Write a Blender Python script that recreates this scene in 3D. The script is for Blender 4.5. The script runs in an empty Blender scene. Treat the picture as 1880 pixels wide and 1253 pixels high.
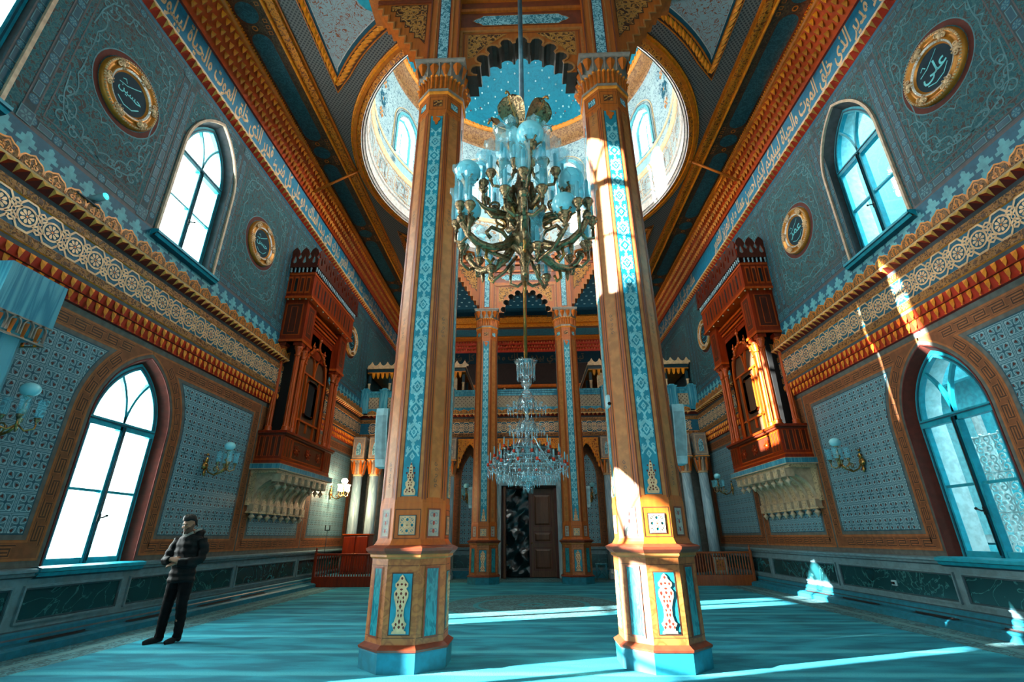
import bpy, math, random
from math import sin, cos, pi, sqrt, atan2, radians, floor, hypot
from mathutils import Vector, Matrix
from mathutils.geometry import tessellate_polygon
random.seed(7)
SC = bpy.context.scene
COL = SC.collection

# ------------------------------------------------------------------ colours and materials
def lin(h):
    h = h.lstrip('#')
    o = []
    for i in (0, 2, 4):
        c = int(h[i:i+2], 16)/255
        o.append(c/12.92 if c <= .04045 else ((c+.055)/1.055)**2.4)
    return tuple(o)

class S:                                   # a value in a node tree, with arithmetic
    def __init__(s, t, k): s.t, s.k = t, k
    def m(s, op, *a):
        n = s.t.nodes.new('ShaderNodeMath'); n.operation = op
        for i, x in enumerate((s,)+a):
            if isinstance(x, S): s.t.links.new(x.k, n.inputs[i])
            else: n.inputs[i].default_value = float(x)
        return S(s.t, n.outputs[0])
    def val(s, x):
        n = s.t.nodes.new('ShaderNodeValue'); n.outputs[0].default_value = x; return S(s.t, n.outputs[0])
    def __add__(s, o): return s.m('ADD', o)
    def __radd__(s, o): return s.m('ADD', o)
    def __sub__(s, o): return s.m('SUBTRACT', o)
    def __rsub__(s, o): return s.val(o).m('SUBTRACT', s)
    def __mul__(s, o): return s.m('MULTIPLY', o)
    def __rmul__(s, o): return s.m('MULTIPLY', o)
    def __truediv__(s, o): return s.m('DIVIDE', o)
    def fract(s): return s.m('FRACT')
    def abs(s): return s.m('ABSOLUTE')
    def sin(s): return s.m('SINE')
    def cos(s): return s.m('COSINE')
    def sqrt(s): return s.m('SQRT')
    def lt(s, o): return s.m('LESS_THAN', o)
    def gt(s, o): return s.m('GREATER_THAN', o)
    def min(s, o): return s.m('MINIMUM', o)
    def max(s, o): return s.m('MAXIMUM', o)
    def atan2(s, o): return s.m('ARCTAN2', o)
    def step(s, a, b):                     # smooth 0..1 between a and b
        n = s.t.nodes.new('ShaderNodeMapRange'); n.interpolation_type = 'SMOOTHSTEP'
        s.t.links.new(s.k, n.inputs[0]); n.inputs[1].default_value = a; n.inputs[2].default_value = b
        return S(s.t, n.outputs[0])

class Mat:
    def __init__(s, name, rough=.6, metal=0., spec=.4):
        s.m = bpy.data.materials.new(name); s.m.use_nodes = True
        s.t = s.m.node_tree; s.b = s.t.nodes['Principled BSDF']
        s.b.inputs['Roughness'].default_value = rough; s.b.inputs['Metallic'].default_value = metal
        s.b.inputs['Specular IOR Level'].default_value = spec
    def pos(s, world=True):
        if world: n = s.t.nodes.new('ShaderNodeNewGeometry'); k = n.outputs['Position']
        else: n = s.t.nodes.new('ShaderNodeTexCoord'); k = n.outputs['Object']
        x = s.t.nodes.new('ShaderNodeSeparateXYZ'); s.t.links.new(k, x.inputs[0])
        s.pk = k
        return [S(s.t, x.outputs[i]) for i in range(3)]
    def vec(s, x, y, z):
        n = s.t.nodes.new('ShaderNodeCombineXYZ')
        for i, v in enumerate((x, y, z)):
            if isinstance(v, S): s.t.links.new(v.k, n.inputs[i])
            else: n.inputs[i].default_value = v
        return n.outputs[0]
    def noise(s, scale, vec=None, det=2., dist=0., rough=.5):
        n = s.t.nodes.new('ShaderNodeTexNoise'); n.inputs['Scale'].default_value = scale
        n.inputs['Detail'].default_value = det; n.inputs['Distortion'].default_value = dist; n.inputs['Roughness'].default_value = rough
        if vec is None: s.pos(False); vec = s.pk
        s.t.links.new(vec, n.inputs['Vector'])
        return S(s.t, n.outputs[0])
    def vor(s, scale, vec, feature='F1'):
        n = s.t.nodes.new('ShaderNodeTexVoronoi'); n.feature = feature; n.inputs['Scale'].default_value = scale
        s.t.links.new(vec, n.inputs['Vector']); return S(s.t, n.outputs['Distance'])
    def mix(s, a, b, f):
        n = s.t.nodes.new('ShaderNodeMix'); n.data_type = 'RGBA'
        for i, v in ((6, a), (7, b)):
            if isinstance(v, str): n.inputs[i].default_value = lin(v)+(1,)
            else: s.t.links.new(v, n.inputs[i])
        if isinstance(f, S): s.t.links.new(f.k, n.inputs[0])
        else: n.inputs[0].default_value = f
        return n.outputs[2]
    def col(s, c):
        if isinstance(c, str): s.b.inputs['Base Color'].default_value = lin(c)+(1,)
        else: s.t.links.new(c, s.b.inputs['Base Color'])
        return s
    def bump(s, h, strength=.4, dist=.01):
        n = s.t.nodes.new('ShaderNodeBump'); n.inputs['Strength'].default_value = strength; n.inputs['Distance'].default_value = dist
        s.t.links.new(h.k, n.inputs['Height']); s.t.links.new(n.outputs[0], s.b.inputs['Normal']); return s
    def emit(s, c, k):
        s.b.inputs['Emission Color'].default_value = lin(c)+(1,); s.b.inputs['Emission Strength'].default_value = k; return s

def flat(name, c, rough=.6, metal=0., var=.12, spec=.4, world=False):
    """a plain surface with a faint mottling of its own colour"""
    M = Mat(name, rough, metal, spec)
    n = M.noise(9., det=3.)
    d = '#'+''.join('%02x' % int(int(c[i:i+2], 16)*(1-var)) for i in (1, 3, 5))
    M.col(M.mix(c, d, n.step(.35, .65)))
    return M

# ------------------------------------------------------------------ mesh building
I4 = Matrix.Identity(4)
class MB:
    def __init__(s): s.v = []; s.f = []; s.mi = []; s.mats = []; s.T = I4.copy(); s.flip = False; s.sm = []
    def to(s, T): s.T = T; s.flip = T.determinant() < 0; return s
    def mid(s, m):
        if m not in s.mats: s.mats.append(m)
        return s.mats.index(m)
    def add(s, vs, fs, m, smooth=False):
        b = len(s.v); T = s.T; k = s.mid(m)
        s.v.extend(T @ Vector(p) for p in vs)
        for f in fs:
            g = tuple(b+i for i in (reversed(f) if s.flip else f)); s.f.append(g); s.mi.append(k); s.sm.append(smooth)
        return s
    def box(s, a, b, m):
        (x0, y0, z0), (x1, y1, z1) = a, b
        return s.add([(x0,y0,z0),(x1,y0,z0),(x1,y1,z0),(x0,y1,z0),(x0,y0,z1),(x1,y0,z1),(x1,y1,z1),(x0,y1,z1)],
              [(0,3,2,1),(4,5,6,7),(0,1,5,4),(1,2,6,5),(2,3,7,6),(3,0,4,7)], m)
    def bbox(s, a, b, m, c=.01):            # box with chamfered upright edges and top
        (x0, y0, z0), (x1, y1, z1) = a, b
        c = min(c, (x1-x0)*.4, (y1-y0)*.4, (z1-z0)*.4)
        r = lambda d, z: [(x0+d+c,y0+d,z),(x1-d-c,y0+d,z),(x1-d,y0+d+c,z),(x1-d,y1-d-c,z),(x1-d-c,y1-d,z),(x0+d+c,y1-d,z),(x0+d,y1-d-c,z),(x0+d,y0+d+c,z)]
        return s.loft([r(c,z0), r(0,z0+c), r(0,z1-c), r(c,z1)], m)
    def loft(s, rings, m, caps=True, closed=True, smooth=False):
        n = len(rings[0]); vs = [p for r in rings for p in r]; fs = []
        for k in range(len(rings)-1):
            for i in range(n if closed else n-1):
                j = (i+1) % n
                fs.append((k*n+i, k*n+j, (k+1)*n+j, (k+1)*n+i))
        if caps and closed:
            fs.append(tuple(reversed(range(n)))); fs.append(tuple(range((len(rings)-1)*n, len(rings)*n)))
        return s.add(vs, fs, m, smooth)
    def lathe(s, prof, m, n=16, c=(0,0,0), smooth=True, ph=0., caps=True):
        return s.loft([[(c[0]+r*cos(ph+2*pi*i/n), c[1]+r*sin(ph+2*pi*i/n), c[2]+z) for i in range(n)] for r, z in prof], m, caps, smooth=smooth)
    def tube(s, pts, r, m, n=8, smooth=True, caps=True):
        P = [Vector(p) for p in pts]; N = len(P)
        rr = r if isinstance(r, (list, tuple)) else [r]*N
        rings = []; up = None
        for i in range(N):
            d = (P[min(i+1, N-1)]-P[max(i-1, 0)])
            if d.length < 1e-9: d = Vector((0,0,1))
            d.normalize()
            if up is None: up = d.orthogonal().normalized()
            up = (up-d*up.dot(d))
            if up.length < 1e-6: up = d.orthogonal()
            up.normalize(); w = d.cross(up)
            rings.append([tuple(P[i]+(up*cos(2*pi*k/n)+w*sin(2*pi*k/n))*rr[i]) for k in range(n)])
        return s.loft(rings, m, caps, smooth=smooth)
    def ball(s, c, r, m, n=16, k=10, sx=1., sy=1., sz=1.):
        pr = [(max(1e-4, sin(pi*i/k)), -cos(pi*i/k)) for i in range(k+1)]
        return s.loft([[(c[0]+r*sx*a*cos(2*pi*i/n), c[1]+r*sy*a*sin(2*pi*i/n), c[2]+r*sz*z) for i in range(n)] for a, z in pr], m, True, smooth=True)
    # flat work in the (u, v) plane at height w: T maps (u, v, w)
    def poly(s, pts, m, w=0., holes=()):
        loops = [[Vector((p[0], p[1], 0)) for p in L] for L in (pts, *holes)]
        vs = [(p.x, p.y, w) for L in loops for p in L]
        if not holes and len(pts) <= 4: return s.add(vs, [tuple(range(len(pts)))], m)
        return s.add(vs, [tuple(t) for t in tessellate_polygon(loops)], m)
    def slab(s, pts, m, w0, w1, holes=(), back=False, edge=None):     # thick flat shape
        s.poly(pts, m, w1, holes)
        if back: s.poly(pts, m, w0, holes)
        for L in (pts, *holes):
            n = len(L)
            s.add([(p[0], p[1], w0) for p in L]+[(p[0], p[1], w1) for p in L], [(i, (i+1) % n, n+(i+1) % n, n+i) for i in range(n)], edge or m)
        return s
    def rect(s, u0, v0, u1, v1, m, w=0.): return s.add([(u0,v0,w),(u1,v0,w),(u1,v1,w),(u0,v1,w)], [(0,1,2,3)], m)
    def frame(s, u0, v0, u1, v1, t, m, w=0.):
        s.rect(u0,v0,u1,v0+t,m,w); s.rect(u0,v1-t,u1,v1,m,w); s.rect(u0,v0+t,u0+t,v1-t,m,w); s.rect(u1-t,v0+t,u1,v1-t,m,w); return s
    def ubox(s, u0, v0, u1, v1, w0, w1, m): return s.box((u0,v0,w0),(u1,v1,w1),m)
    def strip(s, path, t0, t1, m, w=0., closed=False, w1=None):
        """flat band beside a polyline, between offsets t0 and t1; w1 makes it a raised bar"""
        A = offs(path, t0, closed); B = offs(path, t1, closed); n = len(path)
        F = [(i, (i+1) % n, n+(i+1) % n, n+i) for i in range(n if closed else n-1)]
        s.add([(p[0],p[1],w if w1 is None else w1) for p in A]+[(p[0],p[1],w if w1 is None else w1) for p in B], F, m)
        if w1 is not None:
            for L in (A, B): s.add([(p[0],p[1],w) for p in L]+[(p[0],p[1],w1) for p in L], F, m)
        return s
    def line(s, path, t, m, w=0., closed=False, w1=None): return s.strip(path, -t/2, t/2, m, w, closed, w1)
    def ann(s, u, v, r0, r1, m, w=0., n=20):
        return s.add([(u+r*cos(2*pi*i/n), v+r*sin(2*pi*i/n), w) for r in (r0, r1) for i in range(n)], [(i,(i+1)%n,n+(i+1)%n,n+i) for i in range(n)], m)
    def disc(s, u, v, r, m, w=0., n=16, k=1., ph=0.): return s.add([(u+r*cos(ph+2*pi*i/n), v+k*r*sin(ph+2*pi*i/n), w) for i in range(n)], [tuple(range(n))], m)
    def rosette(s, u, v, r, m, w=0., n=8, core=None):
        for i in range(n):
            a = 2*pi*i/n; q = lambda d, e: (u+d*cos(a)-e*sin(a), v+d*sin(a)+e*cos(a), w)
            s.add([q(.22*r,0), q(.6*r,-.2*r), q(.88*r,-.2*r), q(r,0), q(.88*r,.2*r), q(.6*r,.2*r)], [(0,1,2,3,4,5)], m)
        s.disc(u, v, .16*r, core or m, w, 8); return s
    def extrude(s, prof, u0, u1):           # prof: [(v, w, material of the face to the next)]
        for (v0, w0, m), (v1, w1, _) in zip(prof, prof[1:]):
            if m: s.add([(u0,v0,w0),(u1,v0,w0),(u1,v1,w1),(u0,v1,w1)], [(0,1,2,3)], m)
        return s
    def build(s, name, parent=None, loc=None, cat=None, label=None, group=None, kind=None, auto=False):
        me = bpy.data.meshes.new(name); me.from_pydata([tuple(p) for p in s.v], [], s.f)
        for m in s.mats: me.materials.append(m.m)
        me.polygons.foreach_set('material_index', s.mi); me.polygons.foreach_set('use_smooth', s.sm)
        me.update()
        o = bpy.data.objects.new(name, me); COL.objects.link(o)
        if parent is not None: o.parent = parent
        if loc is not None:
            L = Vector(loc); me.transform(Matrix.Translation(-L)); o.location = L
        return tag(o, label, cat, group, kind)

def tag(o, label=None, cat=None, group=None, kind=None):
    for k, v in (('label', label), ('category', cat), ('group', group), ('kind', kind)):
        if v: o[k] = v
    return o
def thing(name, label, cat, loc=(0,0,0), group=None, kind=None, rz=0.):
    o = bpy.data.objects.new(name, None); COL.objects.link(o); o.location = loc; o.rotation_euler = (0,0,rz); o.empty_display_size = .1
    return tag(o, label, cat, group, kind)
def dup(root, loc=None, label=None, group=None, rz=None, mirror=False):
    def cp(o, par):
        c = o.copy(); COL.objects.link(c); c.parent = par
        for ch in [x for x in KIDS.get(o.name, [])]: cp(ch, c)
        return c
    KIDS = {}
    for x in bpy.data.objects:
        if x.parent: KIDS.setdefault(x.parent.name, []).append(x)
    r = cp(root, None)
    if loc is not None: r.location = loc
    if rz is not None: r.rotation_euler = (0,0,rz)
    if mirror: r.scale = (-1,1,1)
    if label: r['label'] = label
    if group: r['group'] = group
    return r

def offs(path, t, closed=False):
    if abs(t) < 1e-9: return [(p[0], p[1]) for p in path]
    n = len(path); o = []
    for i in range(n):
        p = path[i]
        a = path[i-1] if (closed or i > 0) else None; b = path[(i+1) % n] if (closed or i < n-1) else None
        ns = []
        for q, r in ((a, p), (p, b)):
            if q is None or r is None: continue
            dx, dy = r[0]-q[0], r[1]-q[1]; l = hypot(dx, dy)
            if l > 1e-9: ns.append((-dy/l, dx/l))
        if len(ns) == 2:
            mx, my = ns[0][0]+ns[1][0], ns[0][1]+ns[1][1]; d = (mx*mx+my*my)/2
            k = t/max(d, .35); o.append((p[0]+mx*k, p[1]+my*k))
        else: o.append((p[0]+ns[0][0]*t, p[1]+ns[0][1]*t))
    return o
def resample(path, closed, step):
    P = list(path)+([path[0]] if closed else []); out = []
    L = [0]
    for a, b in zip(P, P[1:]): L.append(L[-1]+hypot(b[0]-a[0], b[1]-a[1]))
    return P, L
class Path:                                  # arc-length sampling of a polyline in (u, v)
    def __init__(s, path, closed=False):
        s.P = list(path)+([path[0]] if closed else []); s.L = [0.]
        for a, b in zip(s.P, s.P[1:]): s.L.append(s.L[-1]+hypot(b[0]-a[0], b[1]-a[1]))
        s.len = s.L[-1]; s.i = 0
    def at(s, d, t=0.):
        d = min(max(d, 0), s.len-1e-7)
        import bisect
        i = max(0, min(bisect.bisect_right(s.L, d)-1, len(s.P)-2))
        a, b = s.P[i], s.P[i+1]; l = max(s.L[i+1]-s.L[i], 1e-9); k = (d-s.L[i])/l
        tx, ty = (b[0]-a[0])/l, (b[1]-a[1])/l
        return (a[0]+(b[0]-a[0])*k-ty*t, a[1]+(b[1]-a[1])*k+tx*t)
def arch(u, hw, vb, vs, h, n=10, o=0.):
    """pointed arch outline from lower left, over the top, to lower right; o pushes it outward"""
    d = (h*h-hw*hw)/(2*hw); R = hw+d+o; a1 = math.acos(max(-1, min(1, d/R)))
    L = [(u-hw-o, vb)] + [(u+d-R*cos(a1*i/n), vs+R*sin(a1*i/n)) for i in range(n+1)]
    return L + [(2*u-x, y) for x, y in reversed(L[:-1])]
def circ(u, v, r, n=32, k=1., a0=0., a1=2*pi): return [(u+r*cos(a0+(a1-a0)*i/n), v+k*r*sin(a0+(a1-a0)*i/n)) for i in range(n)]
def wallT(side):  # (u, v, w) -> room: u along +y, v up, w into the room from the plane |x| = 7.1
    s = side
    return Matrix(((0,0,-s,s*7.1),(1,0,0,0),(0,1,0,0),(0,0,0,1)))
def backT(y):     # u along +x, v up, w toward the viewer from the plane at y
    return Matrix(((1,0,0,0),(0,0,-1,y),(0,1,0,0),(0,0,0,1)))
# ------------------------------------------------------------------ materials
def m_tile():
    M = Mat('glazed_tile', .35); x, y, z = M.pos(); s = .29
    a = (((x+y+7.1-.056)/s).fract()-.5).abs(); b = (((z-.019)/s).fract()-.5).abs()
    # tile centre at fract .5
    d1 = (a+b)*.7071; d2 = (a-b).abs()*.7071
    r = (a*a+b*b).sqrt()
    w = ((d1-.06)*6.2).sin()*.15
    inside = d1.gt(.06)*d1.lt(.53)
    petal = d2.lt(w)*inside
    rim = petal*(d2.gt(w-.035).max(d1.gt(.44)))
    heart = d2.lt((d1-.2).abs()*.5)*d1.gt(.2)*d1.lt(.4)*d2.lt(.075)
    bar = a.max(b).gt(.455)*a.max(b).lt(.485)
    bar2 = a.min(b).lt(.16)*a.max(b).gt(.36)*a.max(b).lt(.40)
    g = a.max(b).gt(.492)
    c = M.mix('#3a6670', '#37626c', petal)
    c = M.mix(c, '#4d7982', heart.lt(.5)*petal)
    c = M.mix(c, '#491a10', heart)
    c = M.mix(c, '#8aa8ae', rim)
    c = M.mix(c, '#80a2aa', bar.max(bar2))
    c = M.mix(c, '#1d4a58', r.lt(.085))
    c = M.mix(c, '#1f5a66', (r.gt(.1)*r.lt(.2)*(a.min(b).lt(.03))))
    c = M.mix(c, '#2e4a50', g)
    return M.col(c)
def curls(M, scale, w, vec=None, dist=.6, det=1.):
    n = M.noise(scale, vec, det, dist); return (n-.5).abs().lt(w)
def m_damask():
    M = Mat('damask_painted_plaster', .75); M.pos(); k = M.pk
    f = M.noise(11., k, 3., 1.6); big = M.noise(.5, k, 1.)
    t = (f-.5).abs().lt(.045); c2 = f.step(.47, .53)
    c = M.mix('#3b3230', '#084c54', f.step(.41, .51))
    c = M.mix(c, '#2a5c60', t)
    c = M.mix(c, '#46241e', (big.step(.5, .75))*.35)
    return M.col(c)
def m_border():
    M = Mat('painted_border_teal_grey', .7); n = M.noise(14., det=3.)
    return M.col(M.mix('#1f3d46', '#2c3638', n.step(.35, .65)))
def m_marble(name, a, b, scale=3., rough=.3, warp=2.5, streak=None):
    M = Mat(name, rough); M.pos(False); k = M.pk
    if streak:
        x, y, z = M.pos(False); k = M.vec(x*streak[0], y*streak[1], z*streak[2])
    n = M.noise(scale, k, 5., warp); v = (n-.5).abs()
    return M.col(M.mix(b, a, v.step(.0, .12)))
def m_veined(name, a, b, scale=2.2, rough=.2):
    M = Mat(name, rough); M.pos(); k = M.pk
    n = M.noise(scale, k, 4., 1.2); v = (n-.5).abs(); big = M.noise(1.3, k, 2.)
    c = M.mix(a, '#0f2c30', big.step(.35, .7)*.6)
    return M.col(M.mix(b, c, v.step(.0, .02)))
def m_wood(name, a, b, scale=6., rough=.4, axis=2):
    M = Mat(name, rough); x, y, z = M.pos(False)
    q = [x*6., y*6., z*6.]; q[axis] = (x, y, z)[axis]*.5
    n = M.noise(scale*.5, M.vec(*q), 4., .8)
    M.bump(n, .12, .004)
    return M.col(M.mix(a, b, n.step(.3, .7)))
def m_carved(name, base, hi, scale, w=.09, rough=.45, metal=0., strength=.5, dist=.7):
    M = Mat(name, rough, metal); M.pos(False); k = M.pk
    n = M.noise(scale, k, 1.5, dist); e = (n-.5).abs()
    M.bump(e.step(0., .16), strength, .02)
    return M.col(M.mix(hi, base, e.step(w*.6, w*1.4)))
def m_filigree(name, base, line, scale=7., w=.03):
    M = Mat(name, .7); M.pos(False); k = M.pk
    n = M.noise(scale, k, 1., 1.4); n2 = M.noise(scale*2.1, k, 0., .8)
    l = ((n-.5).abs().lt(w)).max((n2-.5).abs().lt(w*.8)*n.step(.5, .62).gt(.5))
    return M.col(M.mix(base, line, l))
def m_lattice(name, base, dark, light, s=.12):
    M = Mat(name, .6); x, y, z = M.pos()
    a = (((x+y)/s).fract()-.5).abs(); b = (((x-y)/s).fract()-.5).abs()
    k = (a.max(b)).gt(.4); d = (a+b).lt(.33)
    c = M.mix(base, dark, d); c = M.mix(c, light, k*.6)
    return M.col(c)
def m_pierced(name, base, dark, s=.085, rough=.5):
    M = Mat(name, rough); x, y, z = M.pos()
    a = (((x+y+z)/s).fract()-.5).abs(); b = (((x+y-z)/s).fract()-.5).abs()
    return M.col(M.mix(base, dark, (a.max(b)).lt(.27)))
def m_carpet():
    M = Mat('wool_carpet', .95, 0, .1); x, y, z = M.pos(); k = M.pk
    f = M.noise(2.2, M.vec(x*.5, y*1.6, 0.), 4., .4); fine = M.noise(60., k, 2.)
    row = ((y+.35+M.noise(.7, k, 2.)*.25)/1.12).fract()
    band = row.step(.0, .06)*(1.-row.step(.1, .24))
    c = M.mix('#2c788a', '#36a0b4', f.step(.35, .68))
    c = M.mix(c, '#5cc4d0', band*.6)
    c = M.mix(c, '#286e80', fine.step(.5, .8)*.5)
    # patterned grey border along the walls, patterned roundel under the dome
    ax = x.abs(); dx = x; dy = y-12.3; r = (dx*dx+dy*dy).sqrt()
    cu = M.noise(6., k, 2., 1.6); line = (cu-.5).abs().lt(.07)
    edge = M.noise(1.5, k, 2.)*.12
    zone = (ax+edge).gt(6.02).max(r.lt(2.15)).max((y+edge).gt(18.1))
    pat = M.mix('#5f8a8c', '#4c5f60', line)
    pat = M.mix(pat, '#3f8f96', (r.gt(1.98)*r.lt(2.15)).max(((r*6.2).sin()).gt(.93)*r.lt(2.)))
    pat = M.mix(pat, '#6f8f8c', ((ax+edge).gt(6.35)*(ax+edge).lt(6.5)))
    c = M.mix(c, pat, zone*.85)
    M.bump(fine, .3, .01)
    return M.col(c)
def m_glass(name, tint, gloss=.12, rough=.02):
    m = bpy.data.materials.new(name); m.use_nodes = True; t = m.node_tree; t.nodes.clear()
    o = t.nodes.new('ShaderNodeOutputMaterial'); mx = t.nodes.new('ShaderNodeMixShader'); mx.inputs[0].default_value = gloss
    a = t.nodes.new('ShaderNodeBsdfTransparent'); a.inputs[0].default_value = lin(tint)+(1,)
    g = t.nodes.new('ShaderNodeBsdfGlossy'); g.inputs['Roughness'].default_value = rough
    t.links.new(a.outputs[0], mx.inputs[1]); t.links.new(g.outputs[0], mx.inputs[2]); t.links.new(mx.outputs[0], o.inputs[0])
    class W: pass
    w = W(); w.m = m; return w
def m_crystal(name, tint, alpha=.5, metal=0.):
    m = bpy.data.materials.new(name); m.use_nodes = True; t = m.node_tree; b = t.nodes['Principled BSDF']; o = t.nodes['Material Output']
    b.inputs['Base Color'].default_value = lin(tint)+(1,); b.inputs['Roughness'].default_value = .08
    b.inputs['Specular IOR Level'].default_value = .9; b.inputs['Metallic'].default_value = metal
    a = t.nodes.new('ShaderNodeBsdfTransparent'); a.inputs[0].default_value = (.9,.97,1,1); mx = t.nodes.new('ShaderNodeMixShader'); mx.inputs[0].default_value = alpha
    t.links.new(a.outputs[0], mx.inputs[1]); t.links.new(b.outputs[0], mx.inputs[2]); t.links.new(mx.outputs[0], o.inputs[0])
    class W: pass
    w = W(); w.m = m; return w

TILE = m_tile(); DAMASK = m_damask(); BORDER = m_border(); CARPET = m_carpet()
GREYWALL = flat('grey_painted_plaster', '#5c5c56', .75)
REDREV = flat('brick_red_reveal', '#561c0e', .8)
DKREV = flat('dark_grey_reveal', '#4a4a4c', .7)
CREAM = flat('cream_moulding', '#c8a78a', .5)
MEO = flat('meander_ochre', '#9a5a2c', .65); MED = flat('meander_dark', '#4a2a18', .7); MEM = flat('meander_mid', '#7c4624', .7)
TEALP = flat('teal_painted_wood', '#0f93a6', .45); TEALD = flat('deep_teal_paint', '#074858', .55); TEALL = flat('light_teal_paint', '#5aa3ad', .6)
TEALB = flat('bright_teal_band', '#046e8c', .55); NAVY = flat('dark_teal_ground', '#05566c', .6)
LINEC = flat('pale_teal_line', '#44777f', .6); LINEG = flat('brown_grey_line', '#50494a', .6)
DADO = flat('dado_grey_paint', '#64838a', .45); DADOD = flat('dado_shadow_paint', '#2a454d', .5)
GREEN = m_veined('dark_green_marble', '#12393d', '#356a6a')
SKIRT = flat('teal_skirting', '#17748a', .55); VENT = flat('dark_grille', '#241c1c', .6)
GOLD = flat('gilded_relief', '#d98024', .42, .12); GOLDL = flat('pale_gilding', '#d9b184', .42, .15); GOLDD = flat('deep_gilding', '#c25e0c', .45, .08)
GOLDO = flat('orange_gilding', '#f58c14', .45, .08)
SCROLL = m_carved('gilt_scrollwork', '#4f2c10', '#94602a', 16., .09, .5, .1)
CREST = m_carved('gilt_cresting', '#4a2c12', '#8a5c2c', 22., .1, .5, .1)
RED = flat('vermilion_paint', '#b42806', .55); REDD = flat('dark_red_paint', '#64180c', .6)
DKGREY = flat('slate_grey_paint', '#3d464a', .7)
CEILG = flat('ceiling_gilding', '#c8660a', .45, .08); CEILD = flat('ceiling_brown', '#542c12', .6); CEILC = m_carved('carved_ceiling_gilding', '#7e3806', '#d87c16', 14., .1, .45, .1)
CART = m_filigree('dark_teal_cartouche', '#0f3f48', '#1f565e', 7., .05); CARTB = m_filigree('cartouche_ground', '#3a2618', '#5a4028', 10., .05)
LATT = m_lattice('grey_lattice_strip', '#55504c', '#26282a', '#7a7672', .1)
FILI = m_filigree('spandrel_filigree', '#8d9799', '#8a4526', 5.5, .02)
DOMEB = m_filigree('dome_blue', '#057084', '#08667a', 3., .04); STAR = flat('painted_star', '#b9d8d8', .5)
STARB = flat('aisle_ceiling_blue', '#064f62', .6)
DRUMW = m_filigree('drum_arabesque', '#92a4a6', '#4a6470', 4.6, .026); DRUML = m_filigree('drum_lower_band', '#98a5a6', '#8a6448', 4., .03)
DRUMC = m_carved('drum_brown_cornice', '#6e4526', '#94673e', 9., .07)
ORANGE = m_wood('ochre_painted_wood', '#b85c16', '#a04e10', 5., .5); TAN = m_marble('tan_marbled_paint', '#a8622e', '#8c4c20', 5., .45, 1.5)
ORED = flat('russet_paint', '#7d3820', .45); OTAN = flat('tan_paint', '#b06c34', .5); ODK = flat('umber_line', '#4a2814', .6)
COLT = flat('column_teal', '#0d8396', .5); COLL = flat('pale_teal_arabesque', '#7fc0c6', .5)
CPAN = m_marble('column_green_panel', '#0f6470', '#2a8a90', 3., .25, 2., (4,4,1))
CARVE = m_carved('carved_ochre', '#4a2410', '#b87a34', 11., .1, .42, .1, .8)
ARAB = m_filigree('teal_arabesque_panel', '#2a6a78', '#8fbcc4', 11., .06)
WOOD = m_wood('mahogany', '#701a02', '#8a2804', 6., .34); WOODD = m_wood('dark_mahogany', '#3d160c', '#54200f', 6., .38); WOODL = m_wood('light_mahogany', '#a03a08', '#b84a0c', 6., .36)
WLATT = m_pierced('pierced_wood', '#a8481a', '#3a1206', .09); DARK = flat('dark_void', '#0a0706', .9)
WSHUT = m_wood('brown_shutter', '#4a3020', '#5a3c28', 6., .5)
MARB = m_marble('pale_blue_marble', '#9db6bc', '#7d9aa4', 1.6, .3, 2., (2.5,2.5,.35))
MARBT = m_marble('blue_veined_marble', '#4f98a8', '#22748a', 1.3, .3, 1.6, (4.,4.,.3))
STONE = m_carved('carved_stone', '#8a7458', '#c2a47c', 18., .12, .55); STONEP = flat('pale_stone', '#b59f82', .6)
MUQ = m_carved('muqarnas_orange', '#8a2c0c', '#e0871c', 12., .12, .45, .1)
BRONZE = m_carved('aged_bronze', '#5a4632', '#947a58', 20., .12, .26, .75, .12); BRASS = flat('polished_brass', '#b98a4a', .25, .85)
STEEL = flat('grey_steel_rod', '#5a6f78', .35, .7)
OPAL = flat('opal_glass', '#8edbe6', .18, 0, .03, .7); WAX = flat('candle_white', '#86b9c2', .4)
CUTG = m_crystal('cut_glass', '#74d2e2', .3); CRYS = m_crystal('crystal', '#bcd6da', .5, .75)
PANE = m_glass('window_glass', '#f2fbfb', .06)
WHITEP = flat('white_plastic', '#9fc4c8', .4); WHITEG = flat('grey_white_plastic', '#7f9ea2', .4)
RAILW = m_wood('orange_rail_wood', '#7d3a16', '#8f4a1e', 6., .35)
BLACKP = flat('black_padded_cloth', '#070b0d', .7, 0, .3, .25); TROUS = flat('black_trousers', '#05070a', .85, 0, .3, .2); SKIN = flat('skin', '#a8775c', .55, 0, .08); HAIR = flat('dark_hair', '#120d0b', .6, 0, .3); SOCK = flat('black_socks', '#0b0f12', .85)
LINING = flat('grey_hood_lining', '#8a8780', .8); LIP = flat('lip', '#8a5045', .5); EYE = flat('eye_white', '#b8b0a8', .3); EYED = flat('dark_iris', '#1a110c', .3)
FILM = flat('crinkled_dark_film', '#031e23', .24, 0, .1, .6)
OUTW = flat('outer_masonry', '#b4cdd0', .8); OUTG = flat('white_iron_grille', '#cfe8ea', .6)
EXTW = flat('cyan_court_wall', '#35a6b6', .8); EXTD = flat('outer_court_paving', '#9fb2b4', .9)
PALE = flat('pale_moulding', '#c9bab0', .5); DRUMP = flat('pale_teal_jamb', '#8fb8c0', .6); GREYL = flat('grey_line', '#7d8c90', .6); REDF = flat('painted_red_flower', '#a03a30', .6)
BALP = m_pierced('pierced_balustrade', '#a99478', '#3a2a20', .16, .6); DKTEAL = flat('dark_teal_wood', '#0c2f38', .4); DKBROWN = flat('dark_brown_wall', '#2a1710', .8)
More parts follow.
